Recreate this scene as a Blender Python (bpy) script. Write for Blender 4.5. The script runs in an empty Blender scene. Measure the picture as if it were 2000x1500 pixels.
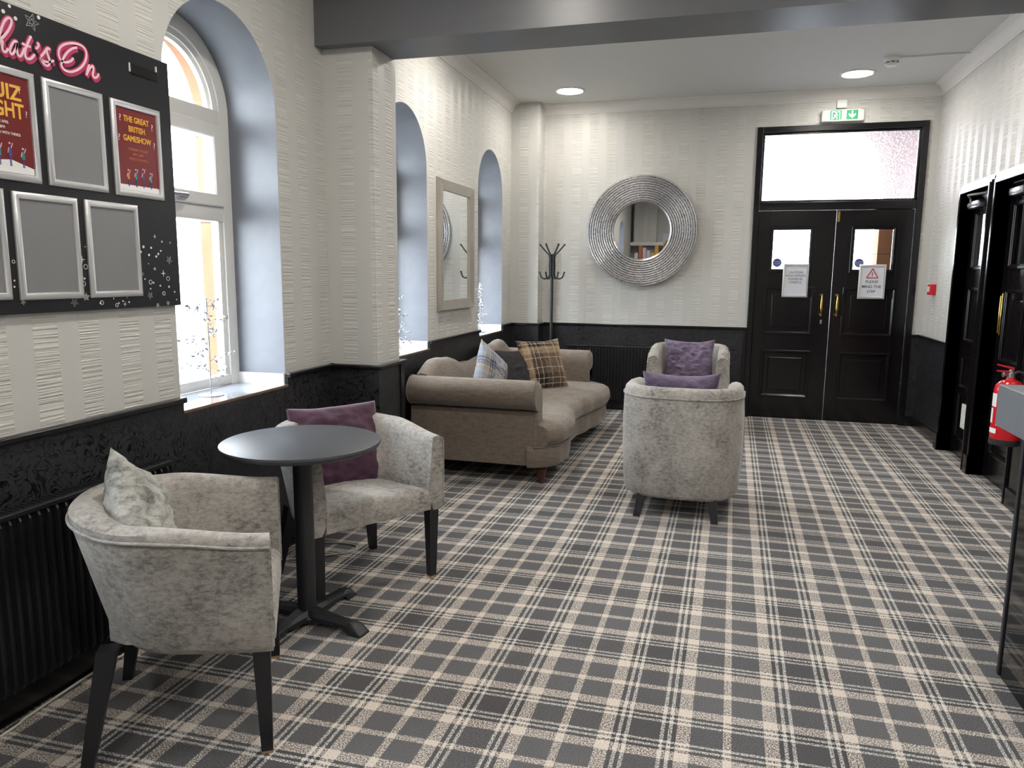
import bpy, bmesh, math, random
from mathutils import Vector, Matrix, noise
PI = math.pi
R = math.radians
C = bpy.context.scene.collection
SC = bpy.context.scene
random.seed(7)

# ------------------------------------------------------------ camera, world, exposure
XL, XR, YB, ZC = -2.13, 1.852, 7.765, 3.13
cam_d = bpy.data.cameras.new('camera'); cam = bpy.data.objects.new('camera', cam_d); C.objects.link(cam)
def cam_axes(yaw, pitch, roll):
    y, p, r = R(yaw), R(pitch), R(roll)
    f = Vector((math.sin(y)*math.cos(p), math.cos(y)*math.cos(p), -math.sin(p)))
    rt = Vector((math.cos(y), -math.sin(y), 0)); up = rt.cross(f)
    return rt*math.cos(r)+up*math.sin(r), up*math.cos(r)-rt*math.sin(r), f
_r, _u, _f = cam_axes(-15.543, 8.529, 0.48)
cam.matrix_world = Matrix(((_r.x, _u.x, -_f.x, 0), (_r.y, _u.y, -_f.y, 0), (_r.z, _u.z, -_f.z, 1.425), (0, 0, 0, 1)))
cam_d.sensor_width = 36; cam_d.lens = 1444/2000*36; cam_d.clip_start = 0.05
SC.camera = cam
SC.view_settings.view_transform = 'Standard'; SC.view_settings.look = 'None'
SC.view_settings.gamma = 1; SC.view_settings.use_curve_mapping = False
SC.view_settings.exposure = 1.45
world = bpy.data.worlds.new('overcast_sky'); SC.world = world; world.use_nodes = True
bg = world.node_tree.nodes['Background']; bg.inputs[0].default_value = (0.87, 0.935, 1.0, 1); bg.inputs[1].default_value = 6.5
LAMP = 66.0   # strength of the ceiling lights
WIN_Y = [2.925, 4.87, 6.855, 0.955, -1.015]  # the last two are unseen windows, added to let in more daylight
def portal(loc, rot, sx, sy):
    l = bpy.data.lights.new('sky_portal', 'AREA'); l.shape = 'RECTANGLE'; l.size = sx; l.size_y = sy
    l.cycles.is_portal = True
    o = bpy.data.objects.new('sky_portal', l); o.location = loc; o.rotation_euler = rot; C.objects.link(o)
for wy in WIN_Y: portal((-2.57, wy, 1.70), (0, -PI/2, 0), 1.8, 0.84)
portal((1.02, 9.2, 1.75), (-PI/2, 0, 0), 1.9, 3.2)

# ------------------------------------------------------------ node helpers
class NT:
    def __init__(s, name):
        s.m = bpy.data.materials.new(name); s.m.use_nodes = True; s.t = s.m.node_tree; s.N = s.t.nodes
        s.b = s.N['Principled BSDF']; s.out = s.N['Material Output']
    def n(s, kind, **kw):
        o = s.N.new(kind)
        for k, v in kw.items():
            if k.startswith('i_'):
                o.inputs[k[2:].replace('_', ' ')].default_value = v
            else: setattr(o, k, v)
        return o
    def l(s, a, b): s.t.links.new(a, b)
    def math(s, op, a, b=None, clamp=False):
        o = s.N.new('ShaderNodeMath'); o.operation = op; o.use_clamp = clamp
        for i, v in enumerate((a, b)):
            if v is None: continue
            if isinstance(v, (int, float)): o.inputs[i].default_value = v
            else: s.l(v, o.inputs[i])
        return o.outputs[0]
    def pos(s): return s.N.new('ShaderNodeNewGeometry').outputs['Position']
    def obj(s): return s.N.new('ShaderNodeTexCoord').outputs['Object']
    def gen(s): return s.N.new('ShaderNodeTexCoord').outputs['Generated']
    def sep(s, v):
        o = s.N.new('ShaderNodeSeparateXYZ'); s.l(v, o.inputs[0]); return o.outputs
    def comb(s, x, y, z):
        o = s.N.new('ShaderNodeCombineXYZ')
        for i, v in enumerate((x, y, z)):
            if isinstance(v, (int, float)): o.inputs[i].default_value = v
            else: s.l(v, o.inputs[i])
        return o.outputs[0]
    def scale(s, v, xyz):
        o = s.N.new('ShaderNodeMapping'); s.l(v, o.inputs[0]); o.inputs['Scale'].default_value = xyz; return o.outputs[0]
    def noise(s, v, scale, detail=3, rough=.5, dist=0):
        o = s.n('ShaderNodeTexNoise'); s.l(v, o.inputs['Vector'])
        o.inputs['Scale'].default_value = scale; o.inputs['Detail'].default_value = detail
        o.inputs['Roughness'].default_value = rough; o.inputs['Distortion'].default_value = dist
        return o.outputs['Fac']
    def ramp(s, fac, stops, mode='LINEAR'):
        o = s.N.new('ShaderNodeValToRGB'); s.l(fac, o.inputs[0]); e = o.color_ramp.elements; o.color_ramp.interpolation = mode
        while len(e) > 1: e.remove(e[-1])
        for i, (p, c) in enumerate(stops):
            if not isinstance(c, (tuple, list)): c = (c, c, c)
            el = e[0] if i == 0 else e.new(p)
            el.position = p; el.color = (*c, 1)
        return o.outputs[0]
    def mix(s, fac, a, b, kind='MIX'):
        o = s.N.new('ShaderNodeMix'); o.data_type = 'RGBA'; o.blend_type = kind
        if isinstance(fac, (int, float)): o.inputs[0].default_value = fac
        else: s.l(fac, o.inputs[0])
        for i, v in ((6, a), (7, b)):
            if isinstance(v, (tuple, list)): o.inputs[i].default_value = (*v, 1)
            else: s.l(v, o.inputs[i])
        return o.outputs[2]
    def bump(s, h, strength=.3, dist=.002):
        o = s.N.new('ShaderNodeBump'); s.l(h, o.inputs['Height']); o.inputs['Strength'].default_value = strength
        o.inputs['Distance'].default_value = dist; s.l(o.outputs[0], s.b.inputs['Normal'])
    def set(s, **kw):
        names = dict(col='Base Color', rough='Roughness', metal='Metallic', sheen='Sheen Weight', spec='Specular IOR Level', coat='Coat Weight', emit='Emission Strength', ecol='Emission Color')
        for k, v in kw.items():
            i = s.b.inputs[names[k]]
            if hasattr(v, 'links'): s.l(v, i)
            elif isinstance(v, (tuple, list)): i.default_value = (*v, 1)
            else: i.default_value = v
        return s.m

def plain(name, col, rough=.5, metal=0, var=.04, **kw):
    t = NT(name); f = t.noise(t.pos(), 14, 3)
    a = tuple(c*(1-var) for c in col); b = tuple(min(1, c*(1+var)) for c in col)
    return t.set(col=t.mix(f, a, b), rough=rough, metal=metal, **kw)
M = {}
# carpet: two woven stripe systems crossed, speckled
def carpet():
    t = NT('tartan_carpet'); x, y, z = t.sep(t.pos())
    L = (.68, .605, .535); W = (.66, .64, .60); G = (.125, .125, .130); D = (.058, .055, .057); D2 = (.080, .077, .081)
    seq = [(13, L), (98, G), (43, L), (13, D), (12, W), (12, D), (12, W), (94, D2), (12, W), (12, D), (12, W), (13, D), (43, L), (98, G), (13, L)]
    tot = sum(a for a, _ in seq); st = []; p = 0
    for a, c in seq: st.append((p/tot, c)); p += a
    u = t.math('FRACT', t.math('DIVIDE', t.math('SUBTRACT', t.math('SUBTRACT', x, t.math('MULTIPLY', y, .0155)), .0525-20), .5))
    v = t.math('FRACT', t.math('DIVIDE', t.math('SUBTRACT', t.math('SUBTRACT', y, t.math('MULTIPLY', x, .016)), 2.943-19.88), .497))
    ca = t.ramp(u, st, 'CONSTANT'); cb = t.ramp(v, st, 'CONSTANT')
    sp = t.ramp(t.noise(t.pos(), 215, 2, .6), [(.45, 0), (.55, 1)])
    tuft = t.ramp(t.noise(t.pos(), 210, 2), [(.3, .72), (.7, 1.2)])
    c = t.mix(1, t.mix(sp, ca, cb), tuft, 'MULTIPLY')
    t.bump(t.noise(t.pos(), 300, 2), .5, .004)
    return t.set(col=c, rough=.95, spec=.15, sheen=.1)
M['carpet'] = carpet()
def wallpaper():
    t = NT('striped_wallpaper'); x, y, z = t.sep(t.pos()); uu = t.math('ADD', x, y)
    u = t.math('FRACT', t.math('DIVIDE', t.math('ADD', uu, 20.05), .36))
    st = [(0, 1), (.26, 0), (.5, 1), (.74, 0)]
    tex = t.ramp(u, st, 'CONSTANT')
    edge = t.noise(t.comb(t.math('MULTIPLY', uu, .6), t.math('MULTIPLY', uu, .6), t.math('MULTIPLY', z, 52)), 2.2, 2, .5)
    rip = t.math('MULTIPLY', t.ramp(edge, [(.42, 0), (.60, 1)]), tex)
    col = t.mix(tex, (.560, .555, .530), (.625, .618, .585))
    col = t.mix(t.math('MULTIPLY', rip, .24), col, (.38, .37, .32))
    t.bump(t.math('MULTIPLY', rip, 1.0), 0.7, .004)
    rough = t.math('SUBTRACT', .66, t.math('MULTIPLY', t.math('SUBTRACT', 1, tex), .2))
    return t.set(col=col, rough=rough, spec=.38)
M['wallpaper'] = wallpaper()
def swirl():
    t = NT('black_embossed_wallpaper'); p = t.pos()
    n1 = t.noise(p, 15, 1, .4, 3.4)
    n2 = t.noise(p, 22, 1, .5, 1.8)
    f = t.math('MULTIPLY', t.ramp(n1, [(.43, 0), (.47, 1), (.53, 1), (.57, 0)]), t.ramp(n2, [(.40, 0), (.46, 1)]))
    t.bump(f, .4, .002)
    return t.set(col=t.mix(f, (.0185, .0185, .0225), (.0015, .0015, .002)), rough=t.math('SUBTRACT', .5, t.math('MULTIPLY', f, .22)), spec=.5)
M['swirl'] = swirl()
def velvet(name, lo, hi, sc=26):
    t = NT(name); p = t.obj()
    a = t.noise(t.scale(p, (1, 1, 1.9)), sc, 6, .80, .25); b = t.noise(p, 6, 3, .6, .3)
    f = t.math('ADD', t.math('MULTIPLY', a, .66), t.math('MULTIPLY', b, .34))
    c = t.ramp(f, [(.36, lo), (.5, tuple((l*.35+h*.65) for l, h in zip(lo, hi))), (.62, hi)])
    t.bump(t.noise(p, 90, 3), .25, .003)
    return t.set(col=c, rough=.66, sheen=.28, spec=.35)
M['velvet'] = velvet('crushed_grey_velvet', (.10, .092, .085), (.45, .42, .385), 42)
M['velvet_silver'] = velvet('silver_crushed_velvet', (.085, .085, .08), (.52, .52, .48), 24)
M['velvet_purple'] = velvet('purple_velvet', (.020, .005, .014), (.072, .020, .050), 18)
M['velvet_lilac'] = velvet('mauve_velvet', (.040, .026, .052), (.185, .14, .225), 18)
def linen():
    t = NT('taupe_linen'); p = t.obj(); x, y, z = t.sep(p)
    s = t.math('ADD', x, y)
    a = t.noise(t.comb(t.math('MULTIPLY', s, 6), t.math('MULTIPLY', s, 6), t.math('MULTIPLY', z, .6)), 40, 2)
    b = t.noise(t.comb(t.math('MULTIPLY', x, .4), t.math('MULTIPLY', y, .4), t.math('MULTIPLY', z, 6)), 40, 2)
    f = t.math('ADD', t.math('MULTIPLY', a, .5), t.math('MULTIPLY', b, .5))
    t.bump(f, .25, .002)
    return t.set(col=t.ramp(f, [(.36, (.115, .090, .070)), (.64, (.235, .192, .155))]), rough=.75, sheen=.25, spec=.3)
M['linen'] = linen()
def plaid(name, base, light, dark, line, per=.36):
    t = NT(name); x, y, z = t.sep(t.obj())
    def ax(v, off):
        u = t.math('FRACT', t.math('DIVIDE', t.math('ADD', v, 10+off), per))
        return t.ramp(u, [(0, base), (.10, line), (.125, base), (.22, light), (.34, line), (.36, light), (.40, dark), (.47, line), (.49, dark), (.60, line), (.62, dark), (.72, base), (.86, line), (.88, base)], 'CONSTANT')
    sp = t.ramp(t.noise(t.obj(), 230, 2), [(.42, 0), (.58, 1)])
    c = t.mix(sp, ax(x, 0), ax(z, .07))
    t.bump(t.noise(t.obj(), 120, 2), .3, .003)
    return t.set(col=c, rough=.9, spec=.2, sheen=.15)
M['plaid_brown'] = plaid('brown_tartan_wool', (.13, .088, .062), (.36, .255, .165), (.018, .017, .018), (.50, .42, .30))
M['plaid_blue'] = plaid('pale_blue_tartan_wool', (.30, .32, .37), (.36, .30, .22), (.055, .07, .11), (.52, .53, .55), .20)
M['black_cloth'] = plain('black_ribbed_cloth', (.022, .020, .022), .9)
M['black_gloss'] = plain('black_gloss_paint', (.0075, .0065, .0075), .22, spec=.5)
def door_paint():
    t = NT('black_door_paint'); f = t.noise(t.pos(), 30, 3)
    t.bump(t.noise(t.pos(), 18, 3), .12, .004)
    return t.set(col=t.mix(f, (.0038, .003, .0038), (.0060, .0048, .0058)), rough=.2, spec=.5)
M['door'] = door_paint()
M['black_satin'] = plain('black_satin', (.012, .012, .014), .38)
M['black_metal'] = plain('black_powder_coat', (.022, .023, .027), .45)
M['wood_black'] = plain('black_stained_wood', (.012, .012, .015), .42, var=.2)
M['scuff'] = plain('worn_bare_wood', (.42, .24, .12), .7, var=.3)
M['wood_red'] = plain('dark_red_turned_wood', (.065, .022, .016), .35, var=.25)
M['table_top'] = plain('dark_laminate_top', (.050, .053, .062), .42)
M['upvc'] = plain('white_upvc', (.72, .71, .68), .35)
M['reveal'] = plain('grey_blue_reveal_paint', (.165, .176, .205), .38, var=.12)
M['white_gloss'] = plain('white_gloss_paint', (.80, .80, .80), .3)
M['ceiling'] = plain('ceiling_paint', (.60, .60, .58), .75, var=.02)
M['cornice'] = plain('cornice_paint', (.72, .70, .67), .6, var=.02)
def beam_m():
    t = NT('grey_beam_paint'); x, y, z = t.sep(t.pos())
    f = t.noise(t.comb(t.math('MULTIPLY', x, 2), t.math('MULTIPLY', y, 30), t.math('MULTIPLY', z, 10)), 3, 3)
    return t.set(col=t.mix(f, (.118, .120, .128), (.138, .138, .146)), rough=.33)
M['beam'] = beam_m()
def tile_sill():
    t = NT('polished_grey_sill_tile'); y = t.sep(t.pos())[1]
    f = t.noise(t.pos(), 9, 4)
    return t.set(col=t.mix(f, (.22, .24, .28), (.32, .34, .38)), rough=.08, spec=.6)
M['sill'] = tile_sill()
M['brown_edge'] = plain('worn_tile_edge', (.16, .09, .05), .6, var=.4)
def stone():
    t = NT('orange_sandstone'); p = t.pos(); z = t.sep(p)[2]
    j = t.math('LESS_THAN', t.math('FRACT', t.math('DIVIDE', t.math('ADD', z, 5.06), .42)), .02)
    f = t.noise(p, 8, 4)
    t.bump(t.noise(p, 60, 4), .4, .004)
    return t.set(col=t.mix(j, t.mix(f, (.20, .10, .055), (.28, .15, .085)), (.10, .07, .055)), rough=.9)
M['stone'] = stone()
M['pave'] = plain('grey_paving', (.28, .28, .28), .9, var=.2)
def silver_ring():
    t = NT('hammered_silver_leaf'); p = t.obj()
    f = t.noise(p, 60, 4, .7); v = t.n('ShaderNodeTexVoronoi'); t.l(p, v.inputs['Vector']); v.inputs['Scale'].default_value = 70
    t.bump(t.math('ADD', f, v.outputs['Distance']), .35, .003)
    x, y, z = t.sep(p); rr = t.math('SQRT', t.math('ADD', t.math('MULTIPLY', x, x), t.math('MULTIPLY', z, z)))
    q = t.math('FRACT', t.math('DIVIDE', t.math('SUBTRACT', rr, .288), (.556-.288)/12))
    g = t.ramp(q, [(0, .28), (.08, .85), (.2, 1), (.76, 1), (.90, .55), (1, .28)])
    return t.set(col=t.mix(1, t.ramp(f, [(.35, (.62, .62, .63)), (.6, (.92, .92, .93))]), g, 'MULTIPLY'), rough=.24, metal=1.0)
M['silver'] = silver_ring()
M['mirror'] = plain('mirror_glass', (.86, .88, .88), .01, 1.0, 0)
M['champagne'] = plain('brushed_champagne_frame', (.50, .46, .41), .34, .75, .10)
M['alu'] = plain('satin_aluminium', (.70, .70, .71), .33, .55, .05)
M['steel'] = plain('brushed_steel', (.5, .5, .52), .3, .9)
M['brass'] = plain('polished_brass', (.72, .50, .16), .2, 1.0, .08)
M['grey_card'] = plain('grey_backing_card', (.225, .225, .235), .28, var=.02)
M['board'] = plain('black_notice_board', (.009, .009, .011), .42)
M['pink_dark'] = plain('magenta_print', (.46, .035, .125), .5)
M['pink_light'] = plain('pale_pink_print', (.90, .60, .68), .5)
M['white_print'] = plain('white_print', (.82, .82, .82), .5, var=0)
M['grey_print'] = plain('grey_print', (.34, .34, .35), .5, var=0)
M['red_paper'] = plain('red_poster_paper', (.17, .016, .016), .35)
M['yellow_print'] = plain('yellow_print', (.85, .46, .06), .5, var=0)
M['teal_print'] = plain('teal_print', (.05, .25, .26), .5, var=0)
M['orange_print'] = plain('orange_print', (.62, .20, .08), .5, var=0)
M['navy_print'] = plain('navy_print', (.06, .075, .26), .5, var=0)
M['ink'] = plain('dark_ink', (.06, .06, .07), .6, var=0)
M['paper'] = plain('white_paper', (.66, .68, .74), .4)
M['red_plastic'] = plain('red_plastic', (.62, .015, .03), .3)
M['red_ext'] = plain('red_enamel', (.58, .012, .02), .18)
M['white_plastic'] = plain('white_plastic', (.74, .74, .70), .4)
M['cable'] = plain('cream_cable', (.74, .72, .62), .5)
M['counter_top'] = plain('grey_counter_edge', (.16, .172, .19), .42, var=.12)
M['counter_front'] = plain('black_lacquer_panel', (.006, .006, .007), .07, spec=.6)
M['crystal'] = plain('clear_bead_leaf', (.42, .45, .52), .2, .6)
def emis(name, col, s):
    t = NT(name); return t.set(col=col, emit=s, ecol=col)
M['lamp'] = emis('lit_lamp_diffuser', (1.0, .945, .87), LAMP)
M['lamp_far'] = emis('lit_far_lamp_diffuser', (1.0, .945, .87), LAMP*.58)
M['exit_green'] = emis('lit_green_film', (.004, .22, .08), .35)
M['exit_white'] = emis('lit_white_film', (.80, .95, .86), .35)
def glass():
    t = NT('clear_glass'); t.N.remove(t.b)
    tr = t.n('ShaderNodeBsdfTransparent'); tr.inputs[0].default_value = (.93, .96, .96, 1)
    gl = t.n('ShaderNodeBsdfGlossy'); gl.inputs['Roughness'].default_value = .02
    lw = t.n('ShaderNodeLayerWeight'); fr = t.math('ADD', .05, t.math('MULTIPLY', t.math('POWER', lw.outputs['Facing'], 5), .8))
    mx = t.n('ShaderNodeMixShader'); t.l(fr, mx.inputs[0]); t.l(tr.outputs[0], mx.inputs[1]); t.l(gl.outputs[0], mx.inputs[2])
    t.l(mx.outputs[0], t.out.inputs[0]); return t.m
M['glass'] = glass()
def obscure():
    t = NT('obscured_textured_glass'); t.N.remove(t.b)
    v = t.n('ShaderNodeTexVoronoi'); t.l(t.pos(), v.inputs['Vector']); v.inputs['Scale'].default_value = 75
    bp = t.n('ShaderNodeBump'); t.l(v.outputs['Distance'], bp.inputs['Height']); bp.inputs['Strength'].default_value = 1.0; bp.inputs['Distance'].default_value = .012
    rf = t.n('ShaderNodeBsdfRefraction'); rf.inputs['Roughness'].default_value = .12; rf.inputs['IOR'].default_value = 1.35; t.l(bp.outputs[0], rf.inputs['Normal'])
    rf.inputs[0].default_value = (.95, .93, .96, 1)
    tl = t.n('ShaderNodeBsdfTranslucent'); tl.inputs[0].default_value = (.8, .75, .8, 1)
    mx = t.n('ShaderNodeMixShader'); mx.inputs[0].default_value = .25; t.l(rf.outputs[0], mx.inputs[1]); t.l(tl.outputs[0], mx.inputs[2])
    t.l(mx.outputs[0], t.out.inputs[0]); return t.m
M['obscure'] = obscure()

# ------------------------------------------------------------ mesh helpers
def finish(bm, name, mat, parent=None, smooth=None, loc=None, rot=None):
    bmesh.ops.recalc_face_normals(bm, faces=bm.faces[:])
    me = bpy.data.meshes.new(name); bm.to_mesh(me); bm.free()
    mats = mat if isinstance(mat, (list, tuple)) else [mat]
    for m in mats: me.materials.append(M[m] if isinstance(m, str) else m)
    if smooth is not None:
        for p in me.polygons: p.use_smooth = True
        if smooth < 180: me.set_sharp_from_angle(angle=R(smooth))
    o = bpy.data.objects.new(name, me); C.objects.link(o)
    if parent: o.parent = parent
    if loc: o.location = loc
    if rot: o.rotation_euler = rot
    return o
def NB(): return bmesh.new()
def box(bm, x0, x1, y0, y1, z0, z1, bev=0, mi=0, seg=2):
    r = bmesh.ops.create_cube(bm, size=1)
    vs = r['verts']
    for v in vs: v.co = Vector(((x0+x1)/2+v.co.x*(x1-x0), (y0+y1)/2+v.co.y*(y1-y0), (z0+z1)/2+v.co.z*(z1-z0)))
    fs = {f for v in vs for f in v.link_faces}
    for f in fs: f.material_index = mi
    if bev:
        es = list({e for v in vs for e in v.link_edges})
        bmesh.ops.bevel(bm, geom=es, offset=bev, segments=seg, profile=.5, affect='EDGES')
    return vs
def tube(bm, pts, r, seg=10, mi=0, caps=True):
    pts = [Vector(p) for p in pts]; rs = r if isinstance(r, (list, tuple)) else [r]*len(pts)
    rings = []; up0 = None
    for i, p in enumerate(pts):
        d = (pts[min(i+1, len(pts)-1)]-pts[max(i-1, 0)])
        d = d.normalized() if d.length > 1e-9 else Vector((0, 0, 1))
        if up0 is None:
            a = Vector((0, 0, 1)) if abs(d.z) < .9 else Vector((1, 0, 0)); up0 = (a-d*a.dot(d)).normalized()
        else: up0 = (up0-d*up0.dot(d)).normalized()
        s = d.cross(up0)
        rings.append([bm.verts.new(p+(up0*math.cos(2*PI*k/seg)+s*math.sin(2*PI*k/seg))*rs[i]) for k in range(seg)])
    for a, b in zip(rings, rings[1:]):
        for k in range(seg):
            f = bm.faces.new((a[k], a[(k+1) % seg], b[(k+1) % seg], b[k])); f.material_index = mi
    if caps:
        for q in (rings[0], rings[-1]):
            f = bm.faces.new(q); f.material_index = mi
def lathe(bm, prof, c=(0, 0, 0), seg=32, axis='Z', mi=0):
    rings = []
    for r, h in prof:
        ring = []
        for k in range(seg if r > 1e-6 else 1):
            a = 2*PI*k/seg; q = (r*math.cos(a), r*math.sin(a), h)
            if axis == 'Y': q = (q[0], q[2], q[1])
            if axis == 'X': q = (q[2], q[0], q[1])
            ring.append(bm.verts.new(Vector(q)+Vector(c)))
        rings.append(ring)
    for a, b in zip(rings, rings[1:]):
        if len(a) == 1 and len(b) == 1: continue
        for k in range(seg):
            if len(a) == 1: q = (a[0], b[k], b[(k+1) % seg])
            elif len(b) == 1: q = (a[k], a[(k+1) % seg], b[0])
            else: q = (a[k], a[(k+1) % seg], b[(k+1) % seg], b[k])
            f = bm.faces.new(q); f.material_index = mi
    for q in (rings[0], rings[-1]):
        if len(q) > 1:
            f = bm.faces.new(q); f.material_index = mi
def poly(bm, pts, mi=0):
    f = bm.faces.new([bm.verts.new(p) for p in pts]); f.material_index = mi; return f
def prism(bm, pts, vec, mi=0):
    a = [bm.verts.new(p) for p in pts]; b = [bm.verts.new(Vector(p)+Vector(vec)) for p in pts]
    fs = [bm.faces.new(a), bm.faces.new(b[::-1])]
    n = len(a)
    for i in range(n): fs.append(bm.faces.new((a[i], b[i], b[(i+1) % n], a[(i+1) % n])))
    for f in fs: f.material_index = mi
def loft(bm, secs, closed_u=False, caps=True, mi=0):
    rows = [[bm.verts.new(p) for p in s] for s in secs]
    for a, b in zip(rows, rows[1:]):
        n = len(a)
        for k in range(n if closed_u else n-1):
            f = bm.faces.new((a[k], a[(k+1) % n], b[(k+1) % n], b[k])); f.material_index = mi
    if caps:
        for q in (rows[0], rows[-1]):
            f = bm.faces.new(q); f.material_index = mi
    return rows
def rect_ring(bm, a0, a1, c0, c1, w, d0, d1, axis='y', ch=.003):
    # mitred rectangular frame; a = width axis, c = z, d = depth (d0 front, d1 back)
    s = 1 if d1 > d0 else -1
    secs = []
    for i in range(4):
        u, v = ((a0, c0), (a1, c0), (a1, c1), (a0, c1))[i]; su = 1 if i in (0, 3) else -1; sv = 1 if i < 2 else -1
        prof = [(0, d1), (0, d0+s*ch), (ch, d0), (w-ch, d0), (w, d0+s*ch), (w, d1)]
        secs.append([((u+su*t, d, v+sv*t) if axis == 'y' else (d, u+su*t, v+sv*t)) for t, d in prof])
    rows = [[bm.verts.new(p) for p in q] for q in secs]
    for i in range(4):
        a, b = rows[i], rows[(i+1) % 4]
        for k in range(6): bm.faces.new((a[k], a[(k+1) % 6], b[(k+1) % 6], b[k]))
def smooth_path(pts, n=6):
    out = []; P = [Vector(p) for p in pts]
    for i in range(len(P)-1):
        p0, p1, p2, p3 = P[max(i-1, 0)], P[i], P[i+1], P[min(i+2, len(P)-1)]
        for k in range(n):
            t = k/n
            out.append(.5*((2*p1)+(-p0+p2)*t+(2*p0-5*p1+4*p2-p3)*t*t+(-p0+3*p1-3*p2+p3)*t**3))
    out.append(P[-1]); return out
def lerp_tab(tab, x):
    if x <= tab[0][0]: return tab[0][1]
    for (a, u), (b, v) in zip(tab, tab[1:]):
        if x <= b:
            t = (x-a)/(b-a); t = t*t*(3-2*t); return u+(v-u)*t
    return tab[-1][1]
def text_bm(bm, s, size, place, depth=.001, mi=0, bold=0.0, align='CENTER'):
    cu = bpy.data.curves.new('t', 'FONT'); cu.body = s; cu.size = size; cu.align_x = align; cu.extrude = depth; cu.offset = bold
    cu.space_line = 1.0
    o = bpy.data.objects.new('t', cu); C.objects.link(o)
    bpy.context.view_layer.update()
    dg = bpy.context.evaluated_depsgraph_get(); me = bpy.data.meshes.new_from_object(o.evaluated_get(dg))
    n0 = len(bm.verts); f0 = len(bm.faces); bm.from_mesh(me); bm.verts.ensure_lookup_table(); bm.faces.ensure_lookup_table()
    for v in bm.verts[n0:]: v.co = Vector(place(v.co.x, v.co.y, v.co.z))
    for f in bm.faces[f0:]: f.material_index = mi
    bpy.data.objects.remove(o); bpy.data.curves.remove(cu); bpy.data.meshes.remove(me)
def tag(o, label=None, cat=None, group=None, kind=None):
    if label: o['label'] = label
    if cat: o['category'] = cat
    if group: o['group'] = group
    if kind: o['kind'] = kind
    return o
def thing(name, label, cat, loc=(0, 0, 0), rotz=0, group=None, kind=None):
    o = bpy.data.objects.new(name, None); C.objects.link(o); o.empty_display_size = .1
    o.location = loc; o.rotation_euler = (0, 0, rotz)
    return tag(o, label, cat, group, kind)
def struct(o, label=None, cat=None): return tag(o, label, cat, kind='structure')

# ------------------------------------------------------------ the room shell
HW, ZS, AZ = .385, .85, 2.18          # window half width, sill height, arch centre height
WT = .27                              # depth of the reveal to the frame
Y0 = -3.0; XF = 3.3
def arch_z(dy, hw=HW): return AZ+math.sqrt(max(hw*hw-dy*dy, 0))
bm = NB()
box(bm, XL-.7, XF+.2, Y0-.2, YB+.1, -.06, 0)
struct(finish(bm, 'floor', 'carpet'), 'grey tartan carpet with cream stripes over the whole floor', 'floor')
bm = NB()
box(bm, XL-.3, XF+.2, Y0-.2, YB+.3, ZC, ZC+.1)
struct(finish(bm, 'ceiling', 'ceiling'), 'off-white painted ceiling with a grey beam in front', 'ceiling')
def arched_wall(bm, X, ys, z0, z1, hw, sill, ya, yb, az, nx=14):
    # vertical sheet at x = X with arched holes centred at ys
    cur = ya
    for c in sorted(ys):
        poly(bm, [(X, cur, z0), (X, c-hw, z0), (X, c-hw, z1), (X, cur, z1)])
        poly(bm, [(X, c-hw, z0), (X, c+hw, z0), (X, c+hw, sill), (X, c-hw, sill)])
        for i in range(nx):
            a0 = PI-PI*i/nx; a1 = PI-PI*(i+1)/nx
            d0, d1 = hw*math.cos(a0), hw*math.cos(a1)
            poly(bm, [(X, c+d0, az+hw*math.sin(a0)), (X, c+d1, az+hw*math.sin(a1)), (X, c+d1, z1), (X, c+d0, z1)])
        cur = c+hw
    poly(bm, [(X, cur, z0), (X, yb, z0), (X, yb, z1), (X, cur, z1)])
bm = NB(); arched_wall(bm, XL, WIN_Y, 0, ZC, HW, ZS, Y0, YB, AZ, 28)
poly(bm, [(XL-.02, Y0, ZC), (XL-.02, YB, ZC), (XL, YB, ZC), (XL, Y0, ZC)])
struct(finish(bm, 'wall_left', 'wallpaper'), 'cream striped wallpapered wall with arched windows', 'wall')
bm = NB(); arched_wall(bm, XL-.42, WIN_Y, -.5, ZC+.6, HW-.055, ZS-.12, Y0-.3, YB+.25, AZ, 28)
for c in WIN_Y:
    hw = HW-.055; pts = [(c-hw, ZS-.12)]+[(c+hw*math.cos(PI-PI*i/28), AZ+hw*math.sin(PI-PI*i/28)) for i in range(29)]+[(c+hw, ZS-.12)]
    loft(bm, [[(XL-WT-.07, y, z) for y, z in pts], [(XL-.42, y, z) for y, z in pts]], closed_u=True, caps=False)
o = struct(finish(bm, 'wall_outer_stone', 'stone'), 'orange sandstone outer wall seen through the arched windows', 'wall')
def reveal(c, n):
    bm = NB()
    pts = [(c-HW, ZS)]+[(c+HW*math.cos(PI-PI*i/40), AZ+HW*math.sin(PI-PI*i/40)) for i in range(41)]+[(c+HW, ZS)]
    loft(bm, [[(XL, y, z) for y, z in pts], [(XL-WT, y, z) for y, z in pts]], caps=False)
    # solid outer skin so that the wall has real thickness
    hw = HW+.02; q = [(c-hw, ZS-.02)]+[(c+hw*math.cos(PI-PI*i/40), AZ+hw*math.sin(PI-PI*i/40)) for i in range(41)]+[(c+hw, ZS-.02)]
    loft(bm, [[(XL-.005, y, z) for y, z in q], [(XL-WT-.09, y, z) for y, z in q]], closed_u=True, caps=False)
    return finish(bm, 'trim_%d' % n, 'reveal', smooth=40)
tn = 0
lab = ['right of the notice board', 'beside the pillar', 'beside the corner', 'behind the viewer', 'behind the viewer']
for i, c in enumerate(WIN_Y):
    tn += 1; struct(reveal(c, tn), 'blue-grey painted arched window reveal '+lab[i], 'window reveal')

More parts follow.
